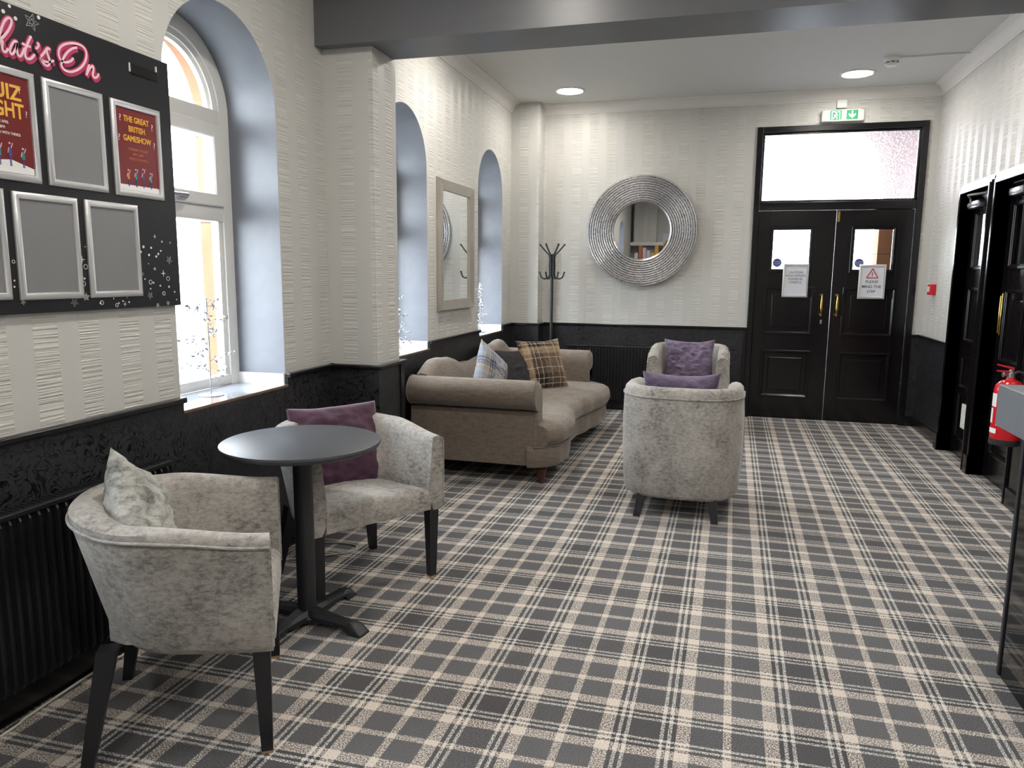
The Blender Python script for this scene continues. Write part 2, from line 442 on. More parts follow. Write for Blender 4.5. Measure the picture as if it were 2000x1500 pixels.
def window(c, n, label):
    root = thing('window_%d' % n, label, 'window', (XL-WT, c, 0), kind='structure')
    bm = NB(); D = .065
    def ring(hwo, hwi, zb, zt0, x0, x1):
        # arched ring from the sill up
        for (a, b) in ((hwo, hwi),):
            out = [(-a, zb)]+[(a*math.cos(PI-PI*i/36), AZ+a*math.sin(PI-PI*i/36)) for i in range(37)]+[(a, zb)]
            inn = [(-b, zb)]+[(b*math.cos(PI-PI*i/36), AZ+b*math.sin(PI-PI*i/36)) for i in range(37)]+[(b, zb)]
            secs = [[(x0, o[0], o[1]), (x0, i_[0], i_[1]), (x1, i_[0], i_[1]), (x1, o[0], o[1])] for o, i_ in zip(out, inn)]
            loft(bm, secs, closed_u=True)
    ring(HW, HW-.068, ZS, 0, 0, -D)
    ring(HW-.067, HW-.095, ZS+.02, 0, -.014, -D+.01)
    box(bm, -D+.002, -.003, -HW+.03, HW-.03, ZS, ZS+.05, .004)
    box(bm, -D+.002, -.003, -HW+.03, HW-.03, 2.125, 2.195, .005)
    box(bm, -D+.002, -.003, -HW+.03, HW-.03, 1.665, 1.735, .005)
    # arched light: thicker inner bead
    b0 = HW-.094; b1 = HW-.11
    out = [(b0*math.cos(PI-PI*i/36), AZ+b0*math.sin(PI-PI*i/36)) for i in range(37)]
    inn = [(b1*math.cos(PI-PI*i/36), AZ+b1*math.sin(PI-PI*i/36)) for i in range(37)]
    loft(bm, [[(-.02, o[0], o[1]), (-.03, i_[0], i_[1]), (-D+.01, i_[0], i_[1]), (-D+.01, o[0], o[1])] for o, i_ in zip(out, inn)], closed_u=True)
    finish(bm, 'window_frame', 'upvc', root, 35)
    bm = NB()
    # opening casement in the middle
    y0, y1, z0, z1 = -HW+.07, HW-.07, 1.735, 2.125; w = .062
    rect_ring(bm, y0, y1, z0, z1, w, .012, -D+.012, 'x', .006)
    cs = finish(bm, 'casement', 'upvc', root, 35)
    bm = NB()
    box(bm, .012, .03, -.03, .03, 1.75, 1.775, .006); tube(bm, [(.03, 0, 1.765), (.05, 0, 1.765), (.052, -.10, 1.762)], .009, 8)
    finish(bm, 'casement_handle', 'steel', cs, 40)
    bm = NB(); b = HW-.03
    b = HW-.06; pts = [(-b, ZS+.02)]+[(b*math.cos(PI-PI*i/28), AZ+b*math.sin(PI-PI*i/28)) for i in range(29)]+[(b, ZS+.02)]
    poly(bm, [(-.035, y, z) for y, z in pts])
    finish(bm, 'window_pane', 'glass', root)
    return root
wl = ['white arched window right of the notice board with small silver tree', 'white arched window between the pillar and the tall mirror', 'white arched window in the far corner beyond the tall mirror',
      'unseen white arched window left of the notice board, added for its daylight', 'unseen white arched window farthest behind the viewer, added for its daylight']
for i, c in enumerate(WIN_Y): window(c, i+1, wl[i])
# sills
for i, c in enumerate(WIN_Y):
    tn += 1; bm = NB()
    box(bm, XL-WT, XL+.012, c-HW, c+HW, ZS-.03, ZS, 0)
    box(bm, XL+.012, XL+.016, c-HW-.002, c+HW+.002, ZS-.012, ZS-.001, 0, 1)
    box(bm, XL-WT, XL-.002, c+HW-.012, c+HW-.001, ZS, ZS+.055, 0, 2)
    box(bm, XL-WT, XL-.002, c-HW+.001, c-HW+.012, ZS, ZS+.055, 0, 2)
    struct(finish(bm, 'trim_%d' % tn, ['sill', 'brown_edge', 'white_gloss']), 'glossy grey tiled window sill '+lab[i], 'window sill')
# left dado
tn += 1; bm = NB()
T = .014
box(bm, XL, XL+T, Y0, YB, 0, ZS-.005)
segs = []; cur = Y0
for c in sorted(WIN_Y):
    segs.append((cur, c-HW)); cur = c+HW
segs.append((cur, YB))
for a, b in segs: box(bm, XL, XL+T, a, b, ZS-.006, .888)
struct(finish(bm, 'trim_%d' % tn, 'swirl'), 'black embossed wallpaper on the lower left wall', 'dado')
tn += 1; bm = NB()
for a, b in segs: box(bm, XL, XL+.034, a, b, .884, .908, .005)
struct(finish(bm, 'trim_%d' % tn, 'black_gloss'), 'black dado rail along the left wall', 'dado rail')
bm = NB(); box(bm, XL, XL+.03, Y0, YB, 0, .11, .004); struct(finish(bm, 'baseboard_left', 'black_gloss'), 'black skirting board along the left wall', 'skirting board')

# pillar by the beam
PX, PY0, PY1 = -1.832, 3.77, 4.06
bm = NB(); box(bm, XL-.01, PX, PY0, PY1, 0, 2.62); struct(finish(bm, 'wall_pillar', 'wallpaper'), 'wallpapered pillar carrying the grey beam', 'pillar')
tn += 1; bm = NB(); box(bm, XL, PX+.012, PY0-.012, PY1+.012, 0, .89)
struct(finish(bm, 'trim_%d' % tn, 'swirl'), 'black embossed panel around the pillar base', 'dado')
tn += 1; bm = NB(); box(bm, XL, PX+.04, PY0-.034, PY1+.04, .886, .908, .005)
box(bm, PX-.005, PX+.02, PY1-.02, PY1+.03, 0, .886); box(bm, XL, PX+.03, PY0-.03, PY1+.03, 0, .11, .004)
struct(finish(bm, 'trim_%d' % tn, 'black_gloss'), 'black dado rail capping the pillar base', 'dado rail')
bm = NB(); box(bm, XL, XF, 3.70, 4.035, 2.605, ZC); struct(finish(bm, 'trim_%d' % (tn+1), 'beam'), 'grey painted ceiling beam above the pillar', 'beam'); tn += 1

# far wall with the entrance opening
DX0, DX1, DT = .275, 1.765, 2.83     # outer edges of the entrance frame
bm = NB()
box(bm, XL-.3, DX0, YB, YB+.3, 0, ZC); box(bm, DX1, XR+.15, YB, YB+.3, 0, ZC); box(bm, DX0, DX1, YB, YB+.3, DT, ZC)
struct(finish(bm, 'wall_back', 'wallpaper'), 'cream wallpapered far wall with round mirror and entrance', 'wall')
CPX, CPY = -1.83, 7.55
bm = NB(); box(bm, XL, CPX, CPY, YB, 0, ZC, 0); struct(finish(bm, 'wall_corner', 'wallpaper'), 'boxed wallpapered pier in the far left corner', 'wall')
tn += 1; bm = NB()
box(bm, XL, CPX+.012, CPY-.012, YB, 0, .89); box(bm, CPX, DX0, YB-.014, YB, 0, .89)
struct(finish(bm, 'trim_%d' % tn, 'swirl'), 'black embossed wallpaper on the lower far wall', 'dado')
tn += 1; bm = NB()
box(bm, XL, CPX+.034, CPY-.034, CPY, .886, .908, .004); box(bm, CPX, CPX+.034, CPY-.03, YB, .886, .908, .004); box(bm, CPX, DX0+.012, YB-.034, YB, .886, .908, .004)
box(bm, DX0-.03, DX0, YB-.026, YB, 0, .886, .003)
struct(finish(bm, 'trim_%d' % tn, 'black_gloss'), 'black dado rail along the far wall', 'dado rail')
bm = NB(); box(bm, CPX, DX0-.01, YB-.03, YB, 0, .11, .004); box(bm, XL, CPX+.03, CPY-.03, CPY, 0, .11, .004)
struct(finish(bm, 'baseboard_back', 'black_gloss'), 'black skirting board along the far wall', 'skirting board')
# small return right of the entrance and right wall with two door openings
D3 = (6.085, 6.735); D4 = (5.235, 5.945); DH = 2.07
bm = NB()
segs = [(D3[1], YB+.05), (D4[1], D3[0]), (5.15, D4[0])]
for a, b in segs: box(bm, XR, XR+.09, a, b, 0, ZC)
for a, b in (D3, D4): box(bm, XR, XR+.09, a, b, DH, ZC)
struct(finish(bm, 'wall_right', 'wallpaper'), 'striped wallpapered right wall above two black doors', 'wall')
bm = NB(); box(bm, 1.80, 2.1, 4.86, 5.16, .0, ZC)
box(bm, 1.785, 2.1, 4.845, 5.175, 0, .12, .005)
struct(finish(bm, 'wall_right_pier', 'black_gloss'), 'black projecting pier beside the right-hand doors', 'pier')
tn += 1; bm = NB(); box(bm, XR-.014, XR, 6.80, YB, 0, .865); box(bm, DX1, XR-.014, YB-.014, YB, 0, .865)
struct(finish(bm, 'trim_%d' % tn, 'swirl'), 'black embossed wallpaper between entrance and right-hand doors', 'dado')
tn += 1; bm = NB(); box(bm, XR-.03, XR, 6.80, YB, .862, .882, .004); box(bm, DX1, XR-.014, YB-.03, YB, .862, .882, .004)
struct(finish(bm, 'trim_%d' % tn, 'black_gloss'), 'black dado rail between entrance and right-hand doors', 'dado rail')
bm = NB(); box(bm, XR-.024, XR, 6.80, YB, 0, .10, .004); box(bm, DX1, XR-.02, YB-.024, YB, 0, .10, .004)
struct(finish(bm, 'baseboard_right', 'black_gloss'), 'black skirting board right of the entrance', 'skirting board')
# corridor boxes behind the right-hand doors, and the bar side of the room
bm = NB(); box(bm, 3.0, 3.1, 5.0, YB, 0, ZC); box(bm, XR+.14, 3.1, 6.0, 6.03, 0, ZC)
box(bm, XR+.15, 3.1, YB, YB+.1, 0, 1.0); box(bm, XR+.15, 3.1, YB, YB+.1, 2.4, ZC)
struct(finish(bm, 'wall_corridor', 'ceiling'), 'pale corridor wall seen through the right-hand door glass', 'wall')
bm = NB(); box(bm, XF, XF+.1, Y0, 5.1, 0, ZC); box(bm, 2.1, XF+.1, 5.0, 5.1, 0, ZC)
struct(finish(bm, 'wall_bar_side', 'wallpaper'), 'pale wall behind the bar out of view', 'wall')
bm = NB(); box(bm, XL-.1, XF+.1, Y0-.1, Y0, 0, ZC)
struct(finish(bm, 'wall_front', 'wallpaper'), 'pale wallpapered wall behind the viewer', 'wall')

# cornice
def cornice_prof(n=1): return [(0, -.092), (.008, -.092), (.010, -.080), (.018, -.074), (.030, -.045), (.052, -.024), (.078, -.016), (.082, -.008), (.100, -.006), (.100, 0), (0, 0)]
tn += 1; bm = NB(); P = cornice_prof()
def corn(bm, a, b, inward):
    a, b, n = Vector(a), Vector(b), Vector(inward)
    loft(bm, [[tuple(q+n*u+Vector((0, 0, ZC+v))) for u, v in P] for q in (a, b)], closed_u=True)
corn(bm, (XL, 4.035, 0), (XL, CPY, 0), (1, 0, 0)); corn(bm, (CPX, YB, 0), (XR, YB, 0), (0, -1, 0)); corn(bm, (XR, 4.035, 0), (XR, YB, 0), (-1, 0, 0))
corn(bm, (XL, Y0, 0), (XL, 3.70, 0), (1, 0, 0))
struct(finish(bm, 'trim_%d' % tn, 'cornice', None, 30), 'white moulded cornice around the ceiling', 'cornice')

# ------------------------------------------------------------ entrance
tn += 1; bm = NB()
F0 = YB-.022
box(bm, DX0, DX0+.055, F0, YB+.12, 0, DT, .004); box(bm, DX1-.055, DX1, F0, YB+.12, 0, DT, .004)
box(bm, DX0+.052, DX1-.052, F0+.001, YB+.119, DT-.055, DT-.001, .004); box(bm, DX0+.052, DX1-.052, F0+.002, YB+.118, 2.045, 2.125, .006)
box(bm, DX0+.055, DX1-.055, F0+.01, YB+.1, 2.06, 2.075, .003)
struct(finish(bm, 'trim_%d' % tn, 'door'), 'black frame around the entrance doors and fanlight', 'door frame')
w4 = thing('window_6', 'frosted fanlight above the black entrance doors', 'window', (0, YB, 0), kind='structure')
bm = NB()
rect_ring(bm, DX0+.054, DX1-.054, 2.124, DT-.054, .02, .02, .06)
finish(bm, 'window_frame', 'door', w4)
bm = NB(); box(bm, DX0+.07, DX1-.07, .044, .046, 2.13, 2.765); finish(bm, 'window_pane', 'obscure', w4)
def panelled_leaf(name, w, h, glass, panels, label, parts=None, mat='door', glass_mat='glass'):
    """leaf in local x 0..w, z 0..h, front face towards -y"""
    root = thing(name, label, 'door', kind='structure'); t = .042
    bm = NB(); xs = sorted({0, w}); gx0, gx1, gz0, gz1 = glass
    holes = [glass]+panels
    # stiles and rails around the holes
    x0 = min(p[0] for p in holes); x1 = max(p[1] for p in holes)
    box(bm, 0, x0, 0, t, 0, h, .003); box(bm, x1, w, 0, t, 0, h, .003)
    zs = [0]
    for p in sorted(holes, key=lambda q: q[2]): zs += [p[2], p[3]]
    zs.append(h)
    for i in range(0, len(zs), 2): box(bm, x0-.001, x1+.001, 0, t, zs[i], zs[i+1], 0)
    for p in holes:
        if p[0] > x0+.002: box(bm, x0, p[0], 0, t, p[2], p[3])
        if p[1] < x1-.002: box(bm, p[1], x1, 0, t, p[2], p[3])
    for p in panels:
        box(bm, p[0]-.001, p[1]+.001, .014, .03, p[2]-.001, p[3]+.001)
        box(bm, p[0]+.05, p[1]-.05, .006, .02, p[2]+.05, p[3]-.05, .006)
    lf = finish(bm, 'door_leaf', mat, root)
    for p in holes:
        bm = NB(); m = .024
        def mould(a0, a1, c0, c1, d, dep):
            rect_ring(bm, a0, a1, c0, c1, d, -dep, .016, 'y', .004)
        mould(p[0]-m, p[1]+m, p[2]-m, p[3]+m, m, .011); mould(p[0]-.004, p[1]+.004, p[2]-.004, p[3]+.004, .012, .004)
        finish(bm, 'panel_moulding', mat, root, 30)
    bm = NB(); box(bm, gx0-.004, gx1+.004, .019, .023, gz0-.004, gz1+.004); finish(bm, 'glass_pane', glass_mat, root)
    return root
LX0, LXM, LX1 = DX0+.056, 1.037, DX1-.056
LW = LXM-LX0-.001; RW = LX1-LXM-.002
def pull(root, x):
    bm = NB()
    for z in (1.235, 1.045):
        lathe(bm, [(0, 0), (.019, 0), (.019, -.004), (.011, -.012), (.012, -.03), (.017, -.038), (.012, -.048), (0, -.05)], (x, 0, z), 20, 'Y')
    tube(bm, smooth_path([(x, -.038, 1.235), (x, -.052, 1.20), (x, -.054, 1.14), (x, -.052, 1.08), (x, -.038, 1.045)]), [.009]*7+[.012]*11+[.009]*7, 10)
    finish(bm, 'pull_handle', 'brass', root, 50)
A = panelled_leaf('door_1', LW, 2.04, (.139, .49, 1.475, 1.865), [(.115, .53, .865, 1.29), (.115, .53, .235, .665)], 'left leaf of the black panelled entrance doors')
A.location = (LX0, YB+.01, .004); pull(A, LW-.085)
bm = NB(); box(bm, LW-.083, LW-.066, -.004, .002, .955, .995, .003); finish(bm, 'lock_plate', 'steel', A)
B = panelled_leaf('door_2', RW, 2.04, (.165, .51, 1.475, 1.865), [(.125, .545, .865, 1.29), (.125, .545, .235, .665)], 'right leaf of the black panelled entrance doors')
B.location = (LXM+.001, YB+.01, .004); pull(B, .052)
bm = NB(); box(bm, .008, .028, -.008, .002, 1.93, 2.03, .003); box(bm, .012, .024, -.016, -.006, 1.95, 1.965, .003); finish(bm, 'bolt', 'brass', B)
# porch outside
bm = NB(); PYF = 8.95
box(bm, -.25, DX0-.08, YB+.3, PYF+.25, 0, 3.8); box(bm, DX1+.04, 2.0, YB+.3, PYF+.25, 0, 3.8)
box(bm, -.25, 2.0, YB+.3, PYF+.25, 3.5, 3.8)
cxp, hwp, azp = .93, .70, 2.42
nx = 24
for i in range(nx):
    a0 = PI-PI*i/nx; a1 = PI-PI*(i+1)/nx
    prism(bm, [(cxp+hwp*math.cos(a0), PYF, azp+hwp*math.sin(a0)), (cxp+hwp*math.cos(a1), PYF, azp+hwp*math.sin(a1)), (cxp+hwp*math.cos(a1), PYF, 3.6), (cxp+hwp*math.cos(a0), PYF, 3.6)], (0, .25, 0))
box(bm, .0, cxp-hwp, PYF, PYF+.25, 0, 3.6); box(bm, cxp+hwp, 2.3, PYF, PYF+.25, 0, 3.6)
struct(finish(bm, 'wall_porch', 'stone'), 'sandstone arched porch seen through the entrance glass', 'wall')
bm = NB(); box(bm, XL-.42, 12, YB+.1, 24, -.12, -.06); box(bm, -12, XL-.42, -6, 24, -.12, -.06)
struct(finish(bm, 'floor_pavement', 'pave'), 'grey pavement outside', 'pavement')

w7 = thing('window_7', 'frosted corridor window added to make the narrow door glass bright', 'window', (2.5, YB+.05, 0), kind='structure')
bm = NB(); box(bm, -.5, .6, -.002, .002, 1.0, 2.4); finish(bm, 'window_pane', 'obscure', w7)  # opening to the sky, added so the door glass looks bright
# right-hand doors: local x runs towards -y world
def side_door(name, y0, y1, label, vent, closer, glass_mat):
    w = y1-y0-.01
    gl = (.12, w-.12, 1.50, 1.90); pn = [(.12, w-.12, .93, 1.32), (.12, w-.12, .56, .78), (.12, w-.12, .16, .50)] if vent else [(.12, w-.12, .86, 1.32), (.12, w-.12, .20, .66)]
    d = panelled_leaf(name, w, 2.055, gl, pn, label, glass_mat=glass_mat)
    d.rotation_euler = (0, 0, -PI/2); d.location = (XR+.04, y1-.005, .004)
    return d, w
d3, w3 = side_door('door_3', *D3, 'narrow black panelled door with vent grille and closer beside the far corner', True, True, 'glass')
bm = NB(); box(bm, .22, w3-.22, -.006, .006, .24, .43, .002)
for k in range(9): box(bm, .235, w3-.235, -.010, -.004, .255+k*.019, .265+k*.019, .002)
finish(bm, 'vent_grille', 'white_plastic', d3)
bm = NB(); box(bm, .06, .30, -.055, -.002, 1.945, 2.0, .012); tube(bm, [(.10, -.05, 1.99), (.10, -.05, 2.02), (.28, -.12, 2.03), (.40, -.03, 2.04)], .009, 8); lathe(bm, [(0, 0), (.03, 0), (.03, .06), (0, .065)], (.05, -.03, 1.972), 16, 'X')
finish(bm, 'door_closer', 'steel', d3, 40)
d4, w4_ = side_door('door_4', *D4, 'black panelled door with brass pull behind the fire extinguisher', False, True, 'glass')
bm = NB(); box(bm, .04, .065, -.008, .002, 1.02, 1.31, .004); box(bm, .044, .061, -.018, -.006, 1.035, 1.295, .005)
finish(bm, 'pull_handle', 'brass', d4, 50)
bm = NB(); box(bm, .12, .36, -.055, -.002, 1.96, 2.012, .012); finish(bm, 'door_closer', 'steel', d4, 40)
bm = NB(); box(bm, .30, .46, .012, .016, 1.66, 1.84); sg = finish(bm, 'sign_card', 'orange_print', d4)
tn += 1; bm = NB()
def arch_box(y0, y1):
    for k, (d, e) in enumerate(((.075, .03), (.058, .042), (.035, .052), (.02, .06))):
        X0 = XR-e
        secs = [[(X, y0-t, 0) for X, t in ((XR+.05, 0), (X0, 0), (X0, d), (XR+.05, d))], [(X, y0-t, DH+t) for X, t in ((XR+.05, 0), (X0, 0), (X0, d), (XR+.05, d))],
                [(X, y1+t, DH+t) for X, t in ((XR+.05, 0), (X0, 0), (X0, d), (XR+.05, d))], [(X, y1+t, 0) for X, t in ((XR+.05, 0), (X0, 0), (X0, d), (XR+.05, d))]]
        loft(bm, secs, closed_u=True)
arch_box(*D3); arch_box(*D4)
for y0, y1 in (D3, D4):
    box(bm, XR-.066, XR-.02, y1-.0, y1+.078, 0, .14, .003)
struct(finish(bm, 'trim_%d' % tn, 'black_gloss'), 'black moulded architraves around the two right-hand doors', 'architrave')

# ------------------------------------------------------------ ceiling lights and fittings
def ceiling_light(x, y, label, group=None, m='lamp'):
    t = thing('ceiling_light', label, 'ceiling light', (x, y, ZC), group=group)
    bm = NB(); lathe(bm, [(.118, -.002), (.122, -.012), (.135, -.010), (.142, -.001), (.142, 0), (.118, 0)], seg=40); finish(bm, 'rim', 'white_plastic', t, 40)
    bm = NB(); lathe(bm, [(0, -.009), (.117, -.009), (.119, -.003), (0, -.003)], seg=40); finish(bm, 'diffuser', m, t)
ceiling_light(-1.45, 7.16, 'lit round recessed ceiling light near the far left corner', m='lamp_far')
ceiling_light(1.035, 7.14, 'lit round recessed ceiling light above the entrance doors', m='lamp_far')
for x, y in ((-1.45, 5.2), (1.035, 5.2), (-1.0, 2.4), (1.1, 2.4), (-1.0, -.2), (1.1, -.2), (2.6, 1.0), (2.5, 6.9)):  # lamps out of view, added to light the room
    ceiling_light(x, y, 'round recessed ceiling light added out of view to light the room', 'added unseen ceiling lights')
t = thing('smoke_detector', 'round white smoke detector on ceiling near right-hand cornice', 'smoke detector', (1.215, 6.70, ZC))
bm = NB(); lathe(bm, [(0, 0), (.058, 0), (.060, -.018), (.048, -.026), (0, -.026)], seg=32); finish(bm, 'base', 'white_plastic', t, 40)
bm = NB(); lathe(bm, [(.046, -.024), (.050, -.034), (.050, -.056), (.036, -.070), (0, -.072)], seg=32)
finish(bm, 'sensor_head', 'white_plastic', t, 40)
bm = NB()
for k in range(8):
    a = 2*PI*k/8; c, s = math.cos(a), math.sin(a)
    prism(bm, [(.0505*math.cos(a-.25), .0505*math.sin(a-.25), -.040), (.0505*math.cos(a+.25), .0505*math.sin(a+.25), -.040), (.0505*math.cos(a+.25), .0505*math.sin(a+.25), -.050), (.0505*math.cos(a-.25), .0505*math.sin(a-.25), -.050)], (c*.001, s*.001, 0))
finish(bm, 'vent_slots', 'ink', t)
bm = NB(); box(bm, 1.27, 1.765, 6.692, 6.708, ZC-.014, ZC, .002); tag(finish(bm, 'conduit', 'white_plastic'), 'thin white cable conduit from smoke detector to right-hand cornice', 'conduit')
t = thing('exit_sign', 'green and white emergency exit sign above the entrance doors', 'exit sign', (1.022, YB, 2.90))
bm = NB(); box(bm, -.185, .185, -.05, 0, -.055, .055, .014, 0, 3); finish(bm, 'housing', 'white_plastic', t, 40)
bm = NB(); box(bm, -.155, .15, -.0525, -.05, -.042, .046, .001); finish(bm, 'lit_panel', 'exit_white', t)
bm = NB()
Yp = -.0535
def sq(x0, x1, z0, z1, mi=0, d=.0008, y=Yp): box(bm, x0, x1, y-d, y, z0, z1, 0, mi)
sq(-.112, -.012, -.040, .044); sq(.028, .128, -.040, .044)
# arrow down
prism(bm, [(.072, Yp-.001, .036), (.084, Yp-.001, .036), (.084, Yp-.001, -.002), (.108, Yp-.001, .014), (.108, Yp-.001, -.002), (.078, Yp-.001, -.030), (.048, Yp-.001, -.002), (.048, Yp-.001, .014), (.072, Yp-.001, -.002)], (0, -.0012, 0), 1)
# doorway and running figure
prism(bm, [(-.10, Yp-.001, .036), (-.062, Yp-.001, .036), (-.062, Yp-.001, .028), (-.092, Yp-.001, .028), (-.092, Yp-.001, -.034), (-.10, Yp-.001, -.034)], (0, -.001, 0), 1)
prism(bm, [(-.026, Yp-.001, .036), (-.05, Yp-.001, .036), (-.05, Yp-.001, .028), (-.034, Yp-.001, .028), (-.034, Yp-.001, -.034), (-.026, Yp-.001, -.034)], (0, -.001, 0), 1)
lathe(bm, [(0, 0), (.007, 0), (.007, -.0012), (0, -.0012)], (-.058, Yp-.001, .020), 12, 'Y', 1)
for a, b, w in (((-.060, .010), (-.070, -.010), .006), ((-.070, -.010), (-.052, -.018), .0045), ((-.052, -.018), (-.054, -.033), .004), ((-.070, -.010), (-.086, -.030), .0045), ((-.060, .008), (-.044, -.001), .0035), ((-.062, .008), (-.080, .002), .0035)):
    tube(bm, [(a[0], Yp-.0015, a[1]), (b[0], Yp-.0015, b[1])], w, 6, 1)
finish(bm, 'exit_symbols', ['exit_green', 'exit_white'], t)
bm = NB(); box(bm, .965, 1.055, YB-.03, YB, 2.97, 3.045, .006); tag(finish(bm, 'junction_box', 'white_plastic'), 'small square white junction box above the exit sign', 'junction box')
t = thing('fire_alarm_call_point', 'red fire alarm call point on the wall right of the entrance', 'fire alarm', (XR, 7.45, 1.31))
bm = NB(); box(bm, -.05, 0, -.048, .048, -.048, .048, .006); finish(bm, 'housing', 'red_plastic', t)
bm = NB(); box(bm, -.054, -.049, -.026, .026, -.022, .026, .003); finish(bm, 'push_plate', 'white_plastic', t)

# ------------------------------------------------------------ mirrors
t = thing('round_mirror', 'large round mirror with ridged silver frame on the far wall', 'mirror', (-.797, YB, 1.861))
bm = NB(); prof = [(.285, -.02), (.285, -.045)]; r0, r1 = .288, .556; n = 12
for k in range(n):
    a = r0+(r1-r0)*k/n; w = (r1-r0)/n; base = -.045-.030*math.sin(PI*(k+.5)/n*.55)
    for j in range(5): prof.append((a+w*(.05+.80*j/4), base-.015*math.sin(PI*j/4)))
prof += [(.557, -.05), (.55, -.01), (.285, -.005)]
lathe(bm, prof+[prof[0]], seg=160, axis='Y')
bmesh.ops.remove_doubles(bm, verts=bm.verts[:], dist=1e-5)
bm.faces.ensure_lookup_table()
for f in [f for f in bm.faces if len(f.verts) > 8]: bm.faces.remove(f)
for v in bm.verts:
    rr = math.hypot(v.co.x, v.co.z)
    if rr > .29: 
        a = math.atan2(v.co.z, v.co.x); s = 1+.003*noise.noise(Vector((math.cos(a)*5, math.sin(a)*5, rr*20)))
        v.co.x *= s; v.co.z *= s
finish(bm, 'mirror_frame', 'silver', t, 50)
bm = NB(); lathe(bm, [(0, -.030), (.287, -.030), (.287, -.022), (0, -.022)], seg=96, axis='Y'); finish(bm, 'mirror_glass', 'mirror', t)
t = thing('wall_mirror', 'tall rectangular mirror with brushed champagne frame between arched windows', 'mirror', (XL, 5.845, 1.635), R(-.4))
bm = NB(); hy, hz, w = .405, .515, .088
out = [(-hy, -hz), (hy, -hz), (hy, hz), (-hy, hz)]
secs = []
for i in range(5):
    y, z = out[i % 4]; sy = 1 if y > 0 else -1; sz = 1 if z > 0 else -1
    secs.append([(0, y, z), (.018, y, z), (.04, y-sy*.012, z-sz*.012), (.028, y-sy*w, z-sz*w), (.010, y-sy*(w+.004), z-sz*(w+.004)), (0, y-sy*(w+.004), z-sz*(w+.004))])
loft(bm, secs, closed_u=True, caps=False); bmesh.ops.remove_doubles(bm, verts=bm.verts[:], dist=1e-5)
finish(bm, 'mirror_frame', 'champagne', t)
bm = NB(); box(bm, .006, .014, -hy+w, hy-w, -hz+w, hz-w); finish(bm, 'mirror_glass', 'mirror', t)

# ------------------------------------------------------------ notice board
BX = XL+.022
t = thing('notice_board', 'black notice board with pink script title left of the first window', 'notice board', (0, 0, 0))
bm = NB(); box(bm, XL+.001, BX, 1.385, 2.549, 1.285, 2.218, .002); finish(bm, 'board_panel', 'board', t)
f_, cx_, cy_ = 1444.0, 1000.0, 750.0
def on_board(px, py, X):   # a point of the title artwork, measured in the photograph, on the board plane
    d = _f+_r*((px-cx_)/f_)+_u*((cy_-py)/f_); k = X/d.x
    return (X, d.y*k, 1.425+d.z*k)
STR = [
 [(-60, 700), (-20, 500), (30, 350), (70, 285), (110, 262), (148, 290), (150, 350), (110, 440), (50, 520), (0, 570), (-30, 620), (-50, 740)],
 [(-45, 700), (-20, 620), (5, 590), (22, 620), (15, 700), (40, 755), (70, 760), (110, 710)],
 [(240, 625), (200, 605), (160, 650), (132, 720), (140, 785), (175, 785), (215, 720), (240, 630), (230, 700), (238, 780), (265, 825), (300, 805), (345, 700)],
 [(440, 530), (405, 600), (365, 700), (350, 790), (370, 850), (410, 868), (455, 845), (495, 795)],
 [(305, 640), (370, 668), (440, 690)],
 [(522, 632), (548, 650), (540, 690), (505, 718)],
 [(580, 830), (625, 780), (680, 708), (720, 735)],
 [(680, 708), (668, 760), (695, 840), (716, 905), (690, 962), (640, 950), (600, 900), (582, 850), (620, 895), (700, 912), (775, 888)],
 [(1115, 700), (1050, 710), (970, 770), (910, 860), (882, 940), (905, 1005), (965, 1045), (1050, 1050), (1150, 1005), (1222, 920), (1250, 820), (1230, 725), (1160, 662), (1060, 635), (950, 645), (870, 690), (842, 765), (852, 840), (890, 895), (950, 915), (1020, 895), (1060, 850)],
 [(1292, 945), (1268, 1020), (1252, 1112)],
 [(1262, 1070), (1300, 1000), (1345, 970), (1352, 1030), (1342, 1100), (1370, 1142), (1410, 1125), (1432, 1078)]]
def ribbon(bm, pts, w, x0, x1, off=(0, 0)):
    P = [Vector((0, p[1]+off[0], p[2]+off[1])) for p in smooth_path(pts, 5)]
    secs = []
    for i, p in enumerate(P):
        d = P[min(i+1, len(P)-1)]-P[max(i-1, 0)]; d = d.normalized() if d.length > 1e-7 else Vector((0, 1, 0)); nn = Vector((0, -d.z, d.y))
        k = .55 if i in (0, len(P)-1) else 1
        a, b = p+nn*w*k, p-nn*w*k
        secs.append([(x0, a.y, a.z), (x1, a.y, a.z), (x1, b.y, b.z), (x0, b.y, b.z)])
    loft(bm, secs, closed_u=True)
W_ = [(BX, 1.475, 2.125), (BX, 1.50, 2.15), (BX, 1.515, 2.10), (BX, 1.53, 1.99), (BX, 1.56, 2.07), (BX, 1.585, 2.13), (BX, 1.59, 2.06), (BX, 1.61, 1.99), (BX, 1.66, 2.08), (BX, 1.72, 2.17)]
strokes = [[on_board(x/7.5, y/7.5, BX) for x, y in s] for s in STR]
w0 = max(p[1] for p in W_); shift = min(p[1] for p in strokes[0])-w0
W_ = [(p[0], p[1]+shift, p[2]+.02) for p in W_]
title = thing('x', '', '') if False else None
bm = NB()
for i, s in enumerate([W_]+strokes): ribbon(bm, s, .0088, BX, BX+.0015+i*.00007, (.004, -.005))
for i, s in enumerate([W_]+strokes): ribbon(bm, s, .0088, BX, BX+.0028+i*.00007, (.001, -.001))
finish(bm, 'title_outline', 'pink_dark', t)
bm = NB()
for i, s in enumerate([W_]+strokes): ribbon(bm, s, .0037, BX, BX+.0045+i*.00007)
finish(bm, 'title_lettering', 'pink_light', t)
